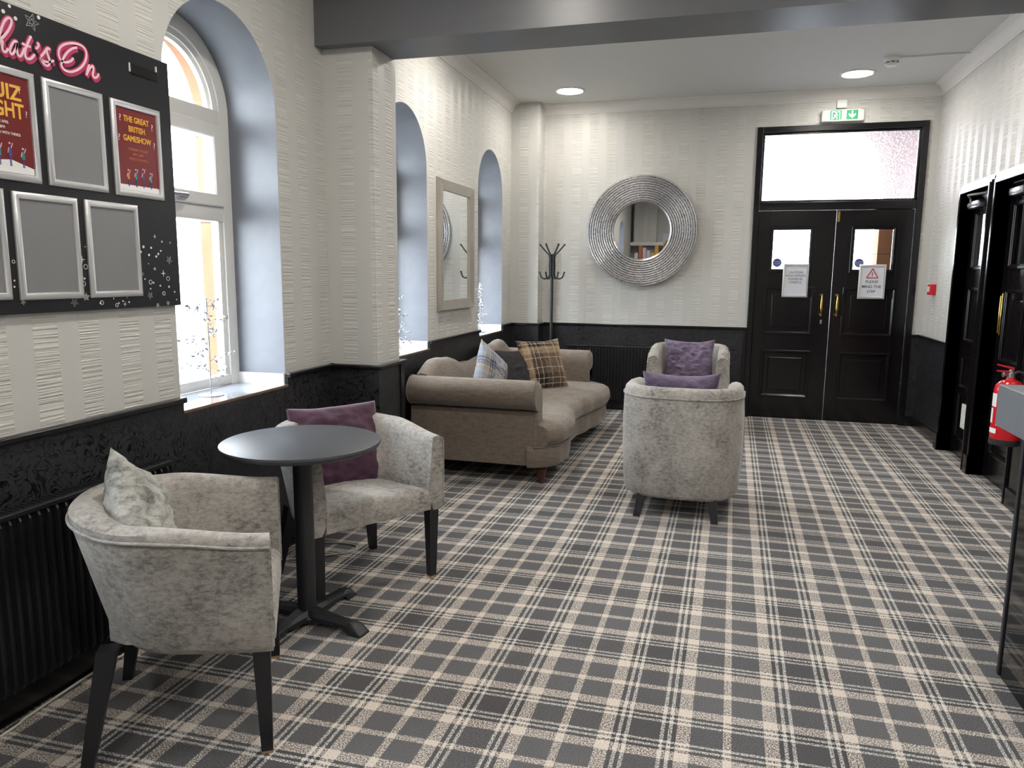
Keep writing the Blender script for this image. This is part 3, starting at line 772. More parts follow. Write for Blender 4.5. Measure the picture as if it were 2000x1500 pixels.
def star(bm, y, z, r, rot, mi=0, inner=True):
    for s, w in (((1, .10), (.45, .08)) if inner else ((1, .12),)):
        pts = []
        for k in range(11):
            a = rot+PI*k/5; rr = r*s*(1 if k % 2 == 0 else .45); pts.append((y+rr*math.sin(a), z+rr*math.cos(a)))
        for a, b in zip(pts, pts[1:]): tube(bm, [(BX+.001, *a), (BX+.001, *b)], r*.05, 5, mi)
bm = NB(); rnd = random.Random(5)
star(bm, *on_board(61, 43, BX)[1:], .026, .25, 1)
for px, py, r in ((6, 22, .006), (30, 36, .006), (18, 12, .005), (75, 34, .006), (10, 45, .005), (330, 508, .014), (293, 577, .013), (145, 590, .014), (168, 580, .012), (278, 535, .008), (328, 592, .008), (308, 596, .008), (45, 590, .008)):
    y, z = on_board(px, py, BX)[1:]
    if r > .007: star(bm, y, z, r*1.15, rnd.random(), 0 if rnd.random() < .6 else 1)
    else: lathe(bm, [(0, 0), (r, 0), (r, .0008), (0, .0008)], (BX, y, z), 12, 'X')
for px, py, r in ((280, 482, .007), (275, 492, .006), (295, 484, .006), (291, 498, .006), (305, 501, .006), (309, 496, .006), (314, 490, .005), (316, 472, .005), (332, 474, .004), (290, 515, .003), (330, 560, .006), (300, 552, .005), (294, 564, .004), (345, 585, .004), (341, 570, .005), (313, 558, .005),
                  (252, 590, .005), (240, 588, .004), (222, 583, .004), (232, 592, .004), (248, 581, .003), (28, 560, .004), (28, 548, .004), (20, 558, .003), (166, 482, .003), (165, 544, .005), (283, 545, .004), (196, 592, .005), (160, 560, .005)):
    y, z = on_board(px, py, BX)[1:]; lathe(bm, [(0, 0), (r*.75, 0), (r*.75, .0008), (0, .0008)], (BX, y, z), 12, 'X')
for px, py, r in ((294, 551, .008), (328, 544, .008), (320, 573, .007), (199, 591, .007), (302, 525, .004), (26, 511, .005), (167, 521, .008), (163, 554, .008), (228, 596, .006)):
    y, z = on_board(px, py, BX)[1:]; tube(bm, [(BX+.0008, y+r*math.cos(a*PI/8), z+r*math.sin(a*PI/8)) for a in range(17)], .0011, 5)
for px, py, r in ((319, 534, .014), (302, 462, .009), (160, 507, .014), (244, 594, .010)):
    y, z = on_board(px, py, BX)[1:]
    prism(bm, [(BX, y+r*q*math.sin(k*PI/4), z+r*q*math.cos(k*PI/4)) for k in range(8) for q in (1 if k % 2 == 0 else .2,)], (.0009, 0, 0))
finish(bm, 'printed_stars', ['white_print', 'grey_print'], t)
bm = NB(); a = on_board(250, 122, BX)[1:]; b = on_board(306, 166, BX)[1:]
box(bm, BX, BX+.004, a[0]+.01, b[0], b[1]+.01, a[1], .001); box(bm, BX, BX+.005, a[0], a[0]+.004, b[1]+.015, a[1], 0, 1); box(bm, BX, BX+.0055, b[0]-.006, b[0]-.001, b[1]+.045, b[1]+.065, 0, 1)
finish(bm, 'tape_patch', ['black_gloss', 'white_print'], t)
FW, FH = .241, .334
def snap_frame(y, z, label, art=None, tilt=0, cat='poster frame', name='poster_frame', W=FW, H=FH, group=None, card='grey_card', X=BX):
    t = thing(name, label, cat, (X, y, z), group=group); t.rotation_euler = (tilt, 0, 0)
    bm = NB(); w = .022; hy, hz = W/2, H/2
    out = [(-hy, -hz), (hy, -hz), (hy, hz), (-hy, hz)]; secs = []
    for i in range(5):
        yy, zz = out[i % 4]; sy = 1 if yy > 0 else -1; sz = 1 if zz > 0 else -1
        secs.append([(0, yy, zz), (.006, yy, zz), (.011, yy-sy*w*.3, zz-sz*w*.3), (.012, yy-sy*w*.6, zz-sz*w*.6), (.008, yy-sy*w*.95, zz-sz*w*.95), (.003, yy-sy*w, zz-sz*w), (0, yy-sy*w, zz-sz*w)])
    loft(bm, secs, closed_u=True, caps=False); bmesh.ops.remove_doubles(bm, verts=bm.verts[:], dist=1e-5)
    finish(bm, 'frame', 'alu', t, 40)
    bm = NB(); box(bm, .0015, .003, -hy+w, hy-w, -hz+w, hz-w); finish(bm, 'backing_card', card, t)
    if art: art(t)
    return t
def mini_people(bm, z0, xs):
    for i, y in enumerate(xs):
        s = 1.6+.14*((i*7) % 3-1)
        box(bm, .0035, .0042, y-.003, y-.0008, z0, z0+.018*s, 0, 3); box(bm, .0035, .0042, y+.0008, y+.003, z0, z0+.018*s, 0, 3)
        box(bm, .0035, .0043, y-.005, y+.005, z0+.017*s, z0+.033*s, 0, (2, 4, 3, 4)[i % 4])
        tube(bm, [(.0042, y+.004, z0+.031*s), (.0042, y+.010, z0+.040*s)], .0013, 5, 5); tube(bm, [(.0042, y-.004, z0+.031*s), (.0042, y-.008, z0+.022*s)], .0013, 5, 5)
        lathe(bm, [(0, .0035), (.0032, .0035), (.0032, .0045), (0, .0045)], (0, y, z0+.039*s), 10, 'X', 5)
def art_show(t):
    pm = ['yellow_print', 'white_print', 'orange_print', 'navy_print', 'teal_print', 'pink_light']
    bm = NB(); pl = lambda x, y, z: (.0035+z, x, y)
    for s, z, sz in (('THE GREAT', .100, .029), ('BRITISH', .066, .029), ('GAMESHOW', .032, .029)):
        text_bm(bm, s, sz, lambda x, y, q, z=z: (.0035+q, x*.82, z+y), .0005, 0, .0006)
    for s, z, sz in (('THURSDAY 1ST JUNE', .000, .0115), ('8PM - 10PM', -.017, .0115), ('PRIZES TO BE WON', -.034, .0115)):
        text_bm(bm, s, sz, lambda x, y, q, z=z: (.0035+q, x*.9, z+y), .0004, 2)
    for y, z in ((-.078, .098), (.078, .088), (-.088, .028), (.084, .022)):
        text_bm(bm, '?', .032, lambda a, b, q, y=y, z=z: (.0035+q, y+a, z+b), .0005, 1)
    box(bm, .003, .0036, -.0975, .0975, -.1445, -.125, 0, 1)
    mini_people(bm, -.130, (-.055, -.018, .018, .056))
    finish(bm, 'poster_print', pm, t)
def art_quiz(t):
    pm = ['yellow_print', 'white_print', 'orange_print', 'navy_print', 'teal_print', 'pink_light']
    bm = NB()
    text_bm(bm, 'QUIZ', .062, lambda x, y, q: (.0035+q, x*.95, .075+y), .0005, 0, .0015)
    text_bm(bm, 'NIGHT', .062, lambda x, y, q: (.0035+q, x*.80, .022+y), .0005, 0, .0015)
    for s, z in (('7TH APRIL', .000), ('8PM', -.016), ('THEME: FUN WITH THINGS', -.032)):
        text_bm(bm, s, .012, lambda x, y, q, z=z: (.0035+q, x*.8, z+y), .0004, 1)
    for y, z in ((-.07, .105), (.068, .098), (-.08, .035), (.085, .03)):
        text_bm(bm, '?', .026, lambda a, b, q, y=y, z=z: (.0035+q, y+a, z+b), .0005, 1)
    poly(bm, [(.0034, -.0975, -.144), (.0034, .0975, -.144), (.0034, .0975, -.125), (.0034, .02, -.105), (.0034, -.0975, -.12)], 1)
    mini_people(bm, -.125, (-.055, -.018, .018, .062))
    finish(bm, 'poster_print', pm, t)
snap_frame(2.362, 1.859, 'silver frame with red gameshow poster at the upper right of the notice board', art_show, card='red_paper')
snap_frame(2.087, 1.861, 'silver frame with blank grey card right of the quiz night poster', None)
snap_frame(1.817, 1.861, 'silver frame with red quiz night poster left of an empty frame', art_quiz, card='red_paper')
snap_frame(1.547, 1.861, 'silver frame at the far left end of the upper row, out of view', None)
snap_frame(2.218, 1.495, 'blank grey silver frame at lower right of the notice board beside printed stars', None)
snap_frame(1.947, 1.495, 'blank grey silver frame in the middle of the lower row', None)
snap_frame(1.678, 1.498, 'silver frame cut off by the left picture edge in the lower row', None)

# signs on the entrance doors: frames turned to face the room
def door_sign(x, z, label, art):
    t = snap_frame(0, 0, label, None, 0, 'sign', 'framed_sign', .235, .325, None, 'paper', 0)
    t.location = (x, YB+.01-.012, z); t.rotation_euler = (0, 0, -PI/2)
    art(t); return t
def art_caution(t):
    bm = NB()
    for s, z in (('CAUTION', .068), ('HIGH WINDS', .036), ('PLEASE BE', .004), ('CAREFUL', -.028)):
        text_bm(bm, s, .030, lambda x, y, q, z=z: (.0035+q, x, z+y), .0004, 0)
    finish(bm, 'sign_text', 'ink', t)
def art_step(t):
    bm = NB()
    for s, z in (('PLEASE', -.012), ('MIND THE', -.058), ('STEP', -.104)):
        text_bm(bm, s, .036, lambda x, y, q, z=z: (.0035+q, x, z+y), .0004, 0, .0004)
    box(bm, .0042, .0052, -.0035, .0035, .062, .088); box(bm, .0042, .0052, -.0035, .0035, .050, .057)
    finish(bm, 'sign_text', 'ink', t)
    bm = NB(); a, b, c = (-.050, .037), (.050, .037), (0, .122)
    for p, q in ((a, b), (b, c), (c, a)): tube(bm, [(.0035, *p), (.0035, *q)], .0045, 6)
    finish(bm, 'warning_triangle', 'red_plastic', t)
door_sign(.702, 1.377, 'framed caution high winds notice on the left entrance door', art_caution)
door_sign(1.386, 1.372, 'framed please mind the step notice on the right entrance door', art_step)
def sticker(x, z, label, group=None):
    t = thing('door_sticker', label, 'sticker', (x, YB+.01+.0175, z))
    bm = NB(); lathe(bm, [(0, 0), (.042, 0), (.042, .0012), (0, .0012)], seg=28, axis='Y'); finish(bm, 'disc', 'navy_print', t)
    bm = NB()
    for s, zz in (('Automatic', .006), ('fire door', -.012)): text_bm(bm, s, .017, lambda a, b, q, zz=zz: (a, -.0004-q, zz+b), .0003)
    text_bm(bm, 'KEEP CLEAR', .008, lambda a, b, q: (a, -.0004-q, -.026+b), .0003)
    finish(bm, 'sticker_text', 'paper', t)
sticker(.527, 1.548, 'small round blue sticker on the left entrance door glass')
sticker(1.268, 1.548, 'small round blue sticker on the right entrance door glass')

# ------------------------------------------------------------ chairs
def u_shell(hw, xb, xf, zb, rim, thick, taper, nexp, ns=56, seat_z=.42, roll=.5, bulge=0, tipround=.0):
    """U-shaped upholstered wall around a seat; opening towards +x. returns bmesh and the outer rim path"""
    path = []; xs = xb+min(hw*.95, (xf-xb)*.62)
    m = 14
    for i in range(m): path.append((xf+(xs-xf)*i/m, hw, 1-i/m))
    for i in range(ns+1):
        a = PI*i/ns; c, s = math.cos(a), math.sin(a)
        y = hw*math.copysign(abs(c)**(2/nexp), c); x = xs-(xs-xb)*abs(s)**(2/nexp)
        path.append((x, y, 0))
    for i in range(1, m+1): path.append((xs+(xf-xs)*i/m, -hw, i/m))
    secs = []; rimpath = []
    cxm = xs
    for i, (x, y, t) in enumerate(path):
        p = Vector((x, y)); q0 = Vector(path[max(i-1, 0)][:2]); q1 = Vector(path[min(i+1, len(path)-1)][:2])
        d = (q1-q0).normalized(); nrm = Vector((-d.y, d.x))      # points inward
        if nrm.dot(Vector((xs+.05, 0))-p) < 0: nrm = -nrm
        zr = rim(x, t); th = thick(x, t)
        def sc(pt, z):
            k = 1-taper*(1-(z-zb)/(zr-zb))*min(1, max(0, (xf-.02-pt.x)/(xf-xb)*1.25))**1.2; return Vector(((pt.x-.02)*k+.02, pt.y*k))
        prof = []
        for z, inset in ((zb, .012), (zb+.02, 0), (zb+(zr-zb)*.35, -bulge), (zb+(zr-zb)*.7, -bulge*.8), (zr-.035, 0)):
            o = sc(p, z)+nrm*inset; prof.append((o.x, o.y, z))
        o = sc(p, zr)
        for k in range(1, 6):
            a = PI*k/6; u = th/2-th/2*math.cos(a); h = roll*math.sin(a)*.045
            q = o+nrm*u; prof.append((q.x, q.y, zr-.02+h))
        q = o+nrm*th; prof.append((q.x, q.y, zr-.045))
        q = sc(p, seat_z+.05)+nrm*(th+.015); prof.append((q.x, q.y, seat_z+.05))
        q = sc(p, seat_z-.04)+nrm*(th+.018); prof.append((q.x, q.y, seat_z-.04))
        q = sc(p, zb)+nrm*(th*.9); prof.append((q.x, q.y, zb))
        secs.append(prof)
        e = sc(p, zr-.022)-nrm*.002; rimpath.append((e.x, e.y, zr-.030))
    bm = NB(); loft(bm, secs, closed_u=True)
    return bm, rimpath, secs
def leg_mesh(bm, top, foot, wt, wb, mi=0):
    t, f = Vector(top), Vector(foot)
    secs = []
    for c, w in ((t, wt), (t.lerp(f, .97), wb*1.03), (f, wb)):
        secs.append([(c.x-w/2, c.y-w/2, c.z), (c.x+w/2, c.y-w/2, c.z), (c.x+w/2, c.y+w/2, c.z), (c.x-w/2, c.y+w/2, c.z)])
    loft(bm, secs, closed_u=True)
def copy_thing(root, loc, rotz, label):
    r = root.copy(); C.objects.link(r); r.location = loc; r.rotation_euler = (0, 0, rotz); r['label'] = label
    def rec(a, b):
        for ch in [o for o in bpy.data.objects if o.parent == a]:
            c = ch.copy(); C.objects.link(c); c.parent = b; rec(ch, c)
    rec(root, r); return r
def bucket_chair(label, loc, rz):
    t = thing('bucket_armchair', label, 'armchair', loc, rz)
    rim = lambda x, k: lerp_tab([(-.33, .745), (-.10, .722), (.28, .682)], x)
    thick = lambda x, k: lerp_tab([(-.32, .105), (-.05, .08), (.27, .062)], x)
    hw, xb, xf, zb = .335, -.305, .275, .335
    bm, rp, secs = u_shell(hw, xb, xf, zb, rim, thick, .30, 2.3, seat_z=.43)
    o = finish(bm, 'shell', 'velvet', t, 60)
    bm = NB(); tube(bm, rp, .0048, 6)
    e0, e1 = secs[0], secs[-1]
    for e in (e0, e1): tube(bm, [(p[0]+.001, p[1], p[2]) for p in e[1:6]], .004, 6)
    finish(bm, 'piping', 'velvet', t, 60)
    # seat: rounded front apron
    bm = NB(); secs = []
    for x, w in ((-.19, .16), (-.14, .20), (0, .243), (.20, .262), (.258, .262)):
        bow = 0
        secs.append([(x, y, z) for y, z in [(-w, .345), (w, .345)]+[(w-w*2*k/12, .425+.022*math.sin(PI*k/12)+(.006 if x > 0 else 0)) for k in range(13)]])
    x = .279; secs.append([(x, y, z) for y, z in [(-.262, .342), (.262, .342)]+[(.262-.524*k/12, .408+.018*math.sin(PI*k/12)) for k in range(13)]])
    loft(bm, secs, closed_u=True)
    finish(bm, 'seat', 'velvet', t, 60)
    for sx, sy in ((1, 1), (1, -1), (-1, 1), (-1, -1)):
        bm = NB()
        if sx > 0: leg_mesh(bm, (.240, sy*.290, .345), (.244, sy*.285, 0), .050, .032)
        else: leg_mesh(bm, (-.185, sy*.205, .345), (-.25, sy*.258, 0), .054, .032)
        l = finish(bm, 'leg', 'wood_black', t)
        if sx > 0:
            bm = NB(); box(bm, .2275, .2605, sy*.285-.0165, sy*.285+.0165, 0, .010, .002); finish(bm, 'worn_foot', 'scuff', l)
    return t
ch1 = bucket_chair('grey velvet bucket armchair nearest the viewer, holding silver cushion', (-1.60, 1.885, 0), R(31))
ch2 = copy_thing(ch1, (-1.615, 3.008, 0), R(-33.5), 'grey velvet bucket armchair behind the round table, holding purple cushion')

def tub_chair(label, loc, rz):
    t = thing('tub_armchair', label, 'tub chair', loc, rz)
    rim = lambda x, k: lerp_tab([(-.34, .752), (0.0, .752), (.20, .738), (.335, .675)], x)
    thick = lambda x, k: lerp_tab([(-.33, .10), (.0, .10), (.33, .105)], x)
    hw, xb, xf, zb = .352, -.335, .335, .125
    bm, rp, secs = u_shell(hw, xb, xf, zb, rim, thick, .05, 2.9, seat_z=.40, roll=1.1, bulge=.010)
    finish(bm, 'shell', 'velvet', t, 60)
    bm = NB(); tube(bm, rp, .0055, 6)
    for e in (secs[0], secs[-1]): tube(bm, [(p[0]+.001, p[1], p[2]) for p in e[1:13]], .0045, 6)
    finish(bm, 'piping', 'velvet', t, 60)
    bm = NB(); secs = []
    for x, w in ((-.23, .19), (-.18, .215), (0, .232), (.25, .236), (.335, .236)):
        secs.append([(x, y, z) for y, z in [(-w, .13), (w, .13)]+[(w-w*2*k/12, .385+.032*math.sin(PI*k/12)) for k in range(13)]])
    secs.append([(.362, y, z) for y, z in [(-.234, .14), (.234, .14)]+[(.234-.468*k/12, .36+.025*math.sin(PI*k/12)) for k in range(13)]])
    loft(bm, secs, closed_u=True); finish(bm, 'seat', 'velvet', t, 60)
    for sx, sy in ((1, 1), (1, -1), (-1, 1), (-1, -1)):
        bm = NB(); leg_mesh(bm, (sx*.245, sy*.20, .135), (sx*.29, sy*.225, 0), .055, .038); finish(bm, 'leg', 'wood_black', t)
    return t
tb1 = tub_chair('grey velvet tub chair in mid-floor with its back to the viewer', (-.182, 4.58, 0), R(90-2))
tb2 = copy_thing(tb1, (-.245, 7.02, 0), R(-90), 'grey velvet tub chair against the far wall facing the viewer')

# ------------------------------------------------------------ cushions
def cushion(name, label, w, h, th, mat, loc, rot, seed=1, wr=.012, sag=0, n=44, pk=.075):
    bm = NB(); grid = {}
    for side in (1, -1):
        for i in range(n+1):
            for j in range(n+1):
                u, v = 2*i/n-1, 2*j/n-1
                edge = i in (0, n) or j in (0, n)
                key = (i, j, 0 if edge else side)
                if key in grid: continue
                pin = 1-pk*(1-abs(v)**2.0)*abs(u)**3; pin2 = 1-pk*(1-abs(u)**2.0)*abs(v)**3
                x = u*w/2*pin; z = v*h/2*pin2
                tt = (max(0, 1-abs(u)**2.6)*max(0, 1-abs(v)**2.6))**.55
                d = side*th/2*tt
                q = Vector((u*2.2+seed*7.3, v*2.2, side*1.7+seed))
                wn = noise.noise(q)*wr*1.1+noise.noise(q*2.4)*wr*.9-abs(noise.noise(Vector((q.x*1.6+q.y*.8, q.y*3.4, q.z))))*wr*1.3
                d += wn*tt
                z += -sag*(1-u*u)*(v+1)/2+noise.noise(Vector((u*1.5, seed, v)))*.006
                grid[key] = bm.verts.new((x, d, z))
        for i in range(n):
            for j in range(n):
                g = lambda a, b: grid.get((a, b, 0)) if (a in (0, n) or b in (0, n)) else grid[(a, b, side)]
                q = [g(i, j), g(i+1, j), g(i+1, j+1), g(i, j+1)]
                bm.faces.new(q if side < 0 else q[::-1])
    o = finish(bm, name, mat, None, 180, loc, rot); tag(o, label, 'cushion'); return o
def lean(yaw, back, roll=0):   # yaw about z, then lean back, then roll in its own plane
    return (Matrix.Rotation(yaw, 4, 'Z') @ Matrix.Rotation(back, 4, 'X') @ Matrix.Rotation(roll, 4, 'Y')).to_euler()
cushion('purple_cushion', 'deep purple velvet cushion in the armchair behind the round table', .45, .43, .13, 'velvet_purple', (-1.725, 3.105, .585), lean(R(52), R(-16)), 2, .012, .004, pk=.025)
cushion('silver_cushion', 'silver crushed velvet cushion slumped in the nearest armchair', .40, .38, .15, 'velvet_silver', (-1.71, 1.835, .632), lean(R(121), R(-13), R(36)), 3, .017)
cushion('mauve_cushion', 'mauve velvet cushion propped upright in the far tub chair', .46, .42, .14, 'velvet_lilac', (-.25, 7.0, .63), lean(R(0), R(-18)), 4, .022, .012)
cushion('mauve_bolster_cushion', 'dusky mauve cushion showing above the back of the nearer tub chair', .46, .42, .14, 'velvet_lilac', (-.200, 4.56, .648), lean(R(2), R(16)), 5, .016, .015)
cushion('plaid_cushion', 'large brown tartan wool cushion on the sofa, frontmost of the far trio', .46, .46, .13, 'plaid_brown', (-1.45, 6.20, .640), lean(R(50), R(-22), R(0)), 6, .008)
cushion('black_cushion', 'black ribbed cushion on the sofa between the two tartan cushions', .40, .40, .12, 'black_cloth', (-1.64, 5.98, .60), lean(R(52), R(-26), R(4)), 7, .008)
cushion('pale_plaid_cushion', 'pale blue tartan cushion on edge at the near end of the sofa', .42, .42, .14, 'plaid_blue', (-1.68, 5.42, .64), lean(R(78), R(-10), R(34)), 8, .010)

# ------------------------------------------------------------ sofa (world x = depth, y = length)
sofa = thing('chesterfield_sofa', 'taupe linen sofa with rolled arms and humped back under the windows', 'sofa', (-1.55, 5.80, 0))
SXO, SYO = -1.55, 5.80
front = [(4.70, -1.16), (4.76, -1.06), (4.86, -1.005), (5.05, -.985), (5.25, -1.015), (5.50, -1.065), (5.75, -1.06), (6.0, -1.01), (6.3, -.955), (6.55, -.945), (6.75, -.975), (6.85, -1.04), (6.90, -1.15)]
def fx(y): return lerp_tab(front, y)
def frontpts(off):
    pts = []; n = 60
    for i in range(n+1):
        y = 4.70+2.20*i/n; pts.append((fx(y)+off, y+(off*.8 if i == n else (-off*.8 if i == 0 else 0))))
    return pts
def slab(bm, levels, back):
    # levels: list of (z, front offset)
    secs = []
    for z, off in levels:
        pts = [(x-SXO, y-SYO, z) for x, y in frontpts(off)]
        y1, y0 = pts[-1][1], pts[0][1]
        pts += [(back-SXO, y1, z), (back-SXO, y0, z)]
        secs.append(pts)
    loft(bm, secs, closed_u=True)
bm = NB(); slab(bm, [(.125, -.01), (.135, 0), (.20, .004), (.262, 0), (.268, -.008)], -1.20)
box(bm, -1.98-SXO, -1.18-SXO, 4.80-SYO, 6.80-SYO, .13, .27)
finish(bm, 'seat_base', 'linen', sofa, 50)
bm = NB(); lv = [(.268, -.010), (.285, .018), (.32, .036), (.36, .036), (.392, .018), (.412, -.02), (.424, -.08)]
secs = []
ny = 60
rows = []
for i in range(ny+1):
    y = 4.738+2.124*i/ny; inarm = y < 4.87 or y > 6.73
    s = [(fx(y)+off-SXO, y-SYO, z) for z, off in lv]
    bk = -1.86
    crown = .018*math.sin(PI*i/ny)
    x0 = fx(y)-.08; e = .0 if not inarm else 1
    s = [(a, b, c+(crown*(c-.268)/.15)) for a, b, c in s]
    for k in range(1, 6): s.append((x0+(bk-x0)*k/5-SXO, y-SYO, .424+crown+.010*math.sin(PI*k/5)))
    s.append((bk-SXO, y-SYO, .268))
    rows.append(s)
loft(bm, rows, closed_u=True)
finish(bm, 'seat_cushion', 'linen', sofa, 50)
bm = NB(); tube(bm, [(x-SXO, y-SYO, .268) for x, y in frontpts(.004)], .005, 6); finish(bm, 'piping', 'linen', sofa, 60)
# back with two humps
def hump(y): return lerp_tab([(4.66, .69), (5.02, .808), (5.25, .79), (5.60, .715), (5.85, .70), (6.10, .715), (6.45, .79), (6.65, .812), (6.98, .68)], y)
bm = NB(); rows = []
for i in range(61):
    y = 4.79+2.02*i/60; zt = hump(y)
    prof = [(-2.05, .16), (-2.055, zt-.09), (-2.05, zt-.04), (-2.03, zt-.012), (-1.995, zt), (-1.955, zt-.010), (-1.925, zt-.04), (-1.905, zt-.09), (-1.87, .50), (-1.83, .42), (-1.83, .28), (-1.86, .16)]
    rows.append([(x-SXO, y-SYO, z) for x, z in prof])
loft(bm, rows, closed_u=True); finish(bm, 'backrest', 'linen', sofa, 60)
def arm(side):
    bm = NB(); yc = 4.765 if side < 0 else 6.835; s = side
    prof = []
    # y (outward positive), z
    prof = [];  prof.append((-.115, .135)); prof.append((-.115, .30)); prof.append((-.105, .50)); prof.append((-.108, .60))
    for k in range(13):
        a = R(160)-R(290)*k/12; prof.append((.012+.112*math.cos(a), .615+.10*math.sin(a)))
    prof += [(.032, .50), (.034, .46), (.040, .30), (.042, .135)]
    xs = [(-2.05, 1), (-1.5, 1), (-1.18, 1), (-1.148, .985), (-1.135, .94)]
    secs = []
    for x, k in xs:
        secs.append([(x-SXO+(.0), yc+s*((p[0]+.02)*k-.02)-SYO, .40+(p[1]-.40)*k) for p in prof])
    loft(bm, secs, closed_u=True)
    a = finish(bm, 'armrest', 'linen', sofa, 50)
    bm = NB(); tube(bm, [(-1.152-SXO, yc+s*p[0]*1.0-SYO, p[1]) for p in prof[1:-1]], .0045, 6); finish(bm, 'piping', 'linen', a, 60)
    bm = NB(); tube(bm, [(-2.045-SXO, yc+s*p[0]*1.01-SYO, p[1]) for p in prof[3:-4]], .0055, 6); finish(bm, 'piping', 'linen', a, 60)
arm(-1); arm(1)
for x, y in ((-1.12, 4.80), (-1.12, 6.78), (-1.98, 4.80), (-1.98, 6.80)):
    bm = NB(); lathe(bm, [(0, 0), (.018, 0), (.021, .012), (.018, .02), (.023, .028), (.034, .09), (.036, .105), (.028, .112), (.038, .12), (.038, .135), (0, .135)], (x-SXO, y-SYO, 0), 20)
    finish(bm, 'leg', 'wood_red', sofa, 40)

# ------------------------------------------------------------ table
t = thing('round_table', 'round dark bistro table between the two bucket armchairs', 'table', (-1.575, 2.545, 0))
bm = NB(); lathe(bm, [(0, .729), (.285, .729), (.305, .738), (.312, .750), (.310, .758), (.306, .760), (0, .760)], seg=96); finish(bm, 'tabletop', 'table_top', t, 30)
bm = NB(); lathe(bm, [(.038, .045), (.038, .70), (.075, .712), (.09, .73), (0, .73)], seg=32); finish(bm, 'column', 'black_metal', t, 40)
bm = NB(); lathe(bm, [(.0, .05), (.044, .05), (.056, .042), (.066, .030), (.06, .012), (0, .012)], seg=32)
for k in range(4):
    a = R(-10)+PI/2*k; c, s = math.cos(a), math.sin(a); secs = []
    for r, w, zt, zb in ((.02, .040, .062, .012), (.07, .036, .056, .020), (.15, .030, .048, .026), (.215, .029, .044, .022), (.228, .032, .046, .0), (.262, .032, .040, .0), (.288, .030, .012, 0)):
        pr = [(-w, zb), (-w, zt*.6+zb*.4), (-w*.6, zt), (w*.6, zt), (w, zt*.6+zb*.4), (w, zb)]
        secs.append([(c*r-s*u, s*r+c*u, z) for u, z in pr])
    loft(bm, secs, closed_u=True)
finish(bm, 'cross_base', 'black_metal', t, 40)

# ------------------------------------------------------------ radiators
def radiator(label, loc, rz, length, h0=.12, h1=.69):
    t = thing('radiator', label, 'radiator', loc, rz)      # local x = length, front towards -y, wall at y = 0
    bm = NB(); n = int(length/.0333)
    prof = []
    for i in range(n):
        x = -length/2+length*i/n; w = length/n
        for u, d in ((0, -.062), (.28, -.062), (.40, -.075), (.60, -.075), (.72, -.062)): prof.append((x+w*u, d))
    prof.append((length/2, -.062))
    secs = []
    for z, k in ((h0, .4), (h0+.02, 1), (h1-.035, 1), (h1-.015, .2)):
        secs.append([(x, -.062+(y+.062)*k, z) for x, y in prof]+[(length/2, -.03, z), (-length/2, -.03, z)])
    loft(bm, secs, closed_u=True); finish(bm, 'ribbed_panel', 'black_satin', t)
    bm = NB(); box(bm, -length/2-.004, length/2+.004, -.078, -.012, h1-.02, h1, .005)
    for k in range(int(length/.02)): box(bm, -length/2+.01+k*.02, -length/2+.018+k*.02, -.062, -.022, h1-.001, h1+.003)
    finish(bm, 'top_grille', 'black_satin', t)
    for s in (-1, 1):
        bm = NB()
        tube(bm, [(s*(length/2+.0), -.05, h0+.03), (s*(length/2+.035), -.05, h0+.03), (s*(length/2+.035), -.05, 0)], .009, 8)
        finish(bm, 'supply_pipe', 'black_satin', t, 40)
        bm = NB(); box(bm, s*length/2*.7-.02, s*length/2*.7+.02, -.04, 0, .25, .55); finish(bm, 'mounting_bracket', 'black_satin', t)
    return t
radiator('long black ribbed radiator on left wall behind the nearest armchair', (XL+T, 1.62, 0), PI/2, 1.48)
radiator('black ribbed radiator under the round mirror behind the sofa', (-.93, YB-T, 0), 0, 1.22, .11, .685)

# ------------------------------------------------------------ coat stand
t = thing('coat_stand', 'black metal coat stand in the far left corner behind the sofa', 'coat stand', (-1.668, 7.49, 0))
bm = NB(); tube(bm, [(0, 0, .03), (0, 0, 1.62)], .016, 14); finish(bm, 'pole', 'black_metal', t, 40)
bm = NB()
for k in range(4):
    a = PI/4+PI/2*k; c, s = math.cos(a), math.sin(a)
    tube(bm, smooth_path([(c*.01, s*.01, .09), (c*.08, s*.08, .06), (c*.20, s*.20, .012)]), .012, 8)
finish(bm, 'base', 'black_metal', t, 40)
for k in range(6):
    a = R(12)+PI/3*k; c, s = math.cos(a), math.sin(a)
    bm = NB(); r = .028
    tube(bm, smooth_path([(c*.125, s*.125, 1.715), (c*.07, s*.07, 1.65), (c*r, s*r, 1.60), (c*r, s*r, 1.50), (c*r, s*r, 1.405), (c*.06, s*.06, 1.372), (c*.105, s*.105, 1.385), (c*.125, s*.125, 1.435)], 5), .0075, 8)
    for q in ((c*.125, s*.125, 1.715), (c*.125, s*.125, 1.435)): lathe(bm, [(0, -.010), (.008, -.007), (.0105, 0), (.008, .007), (0, .010)], q, 10)
    finish(bm, 'hook', 'black_metal', t, 50)

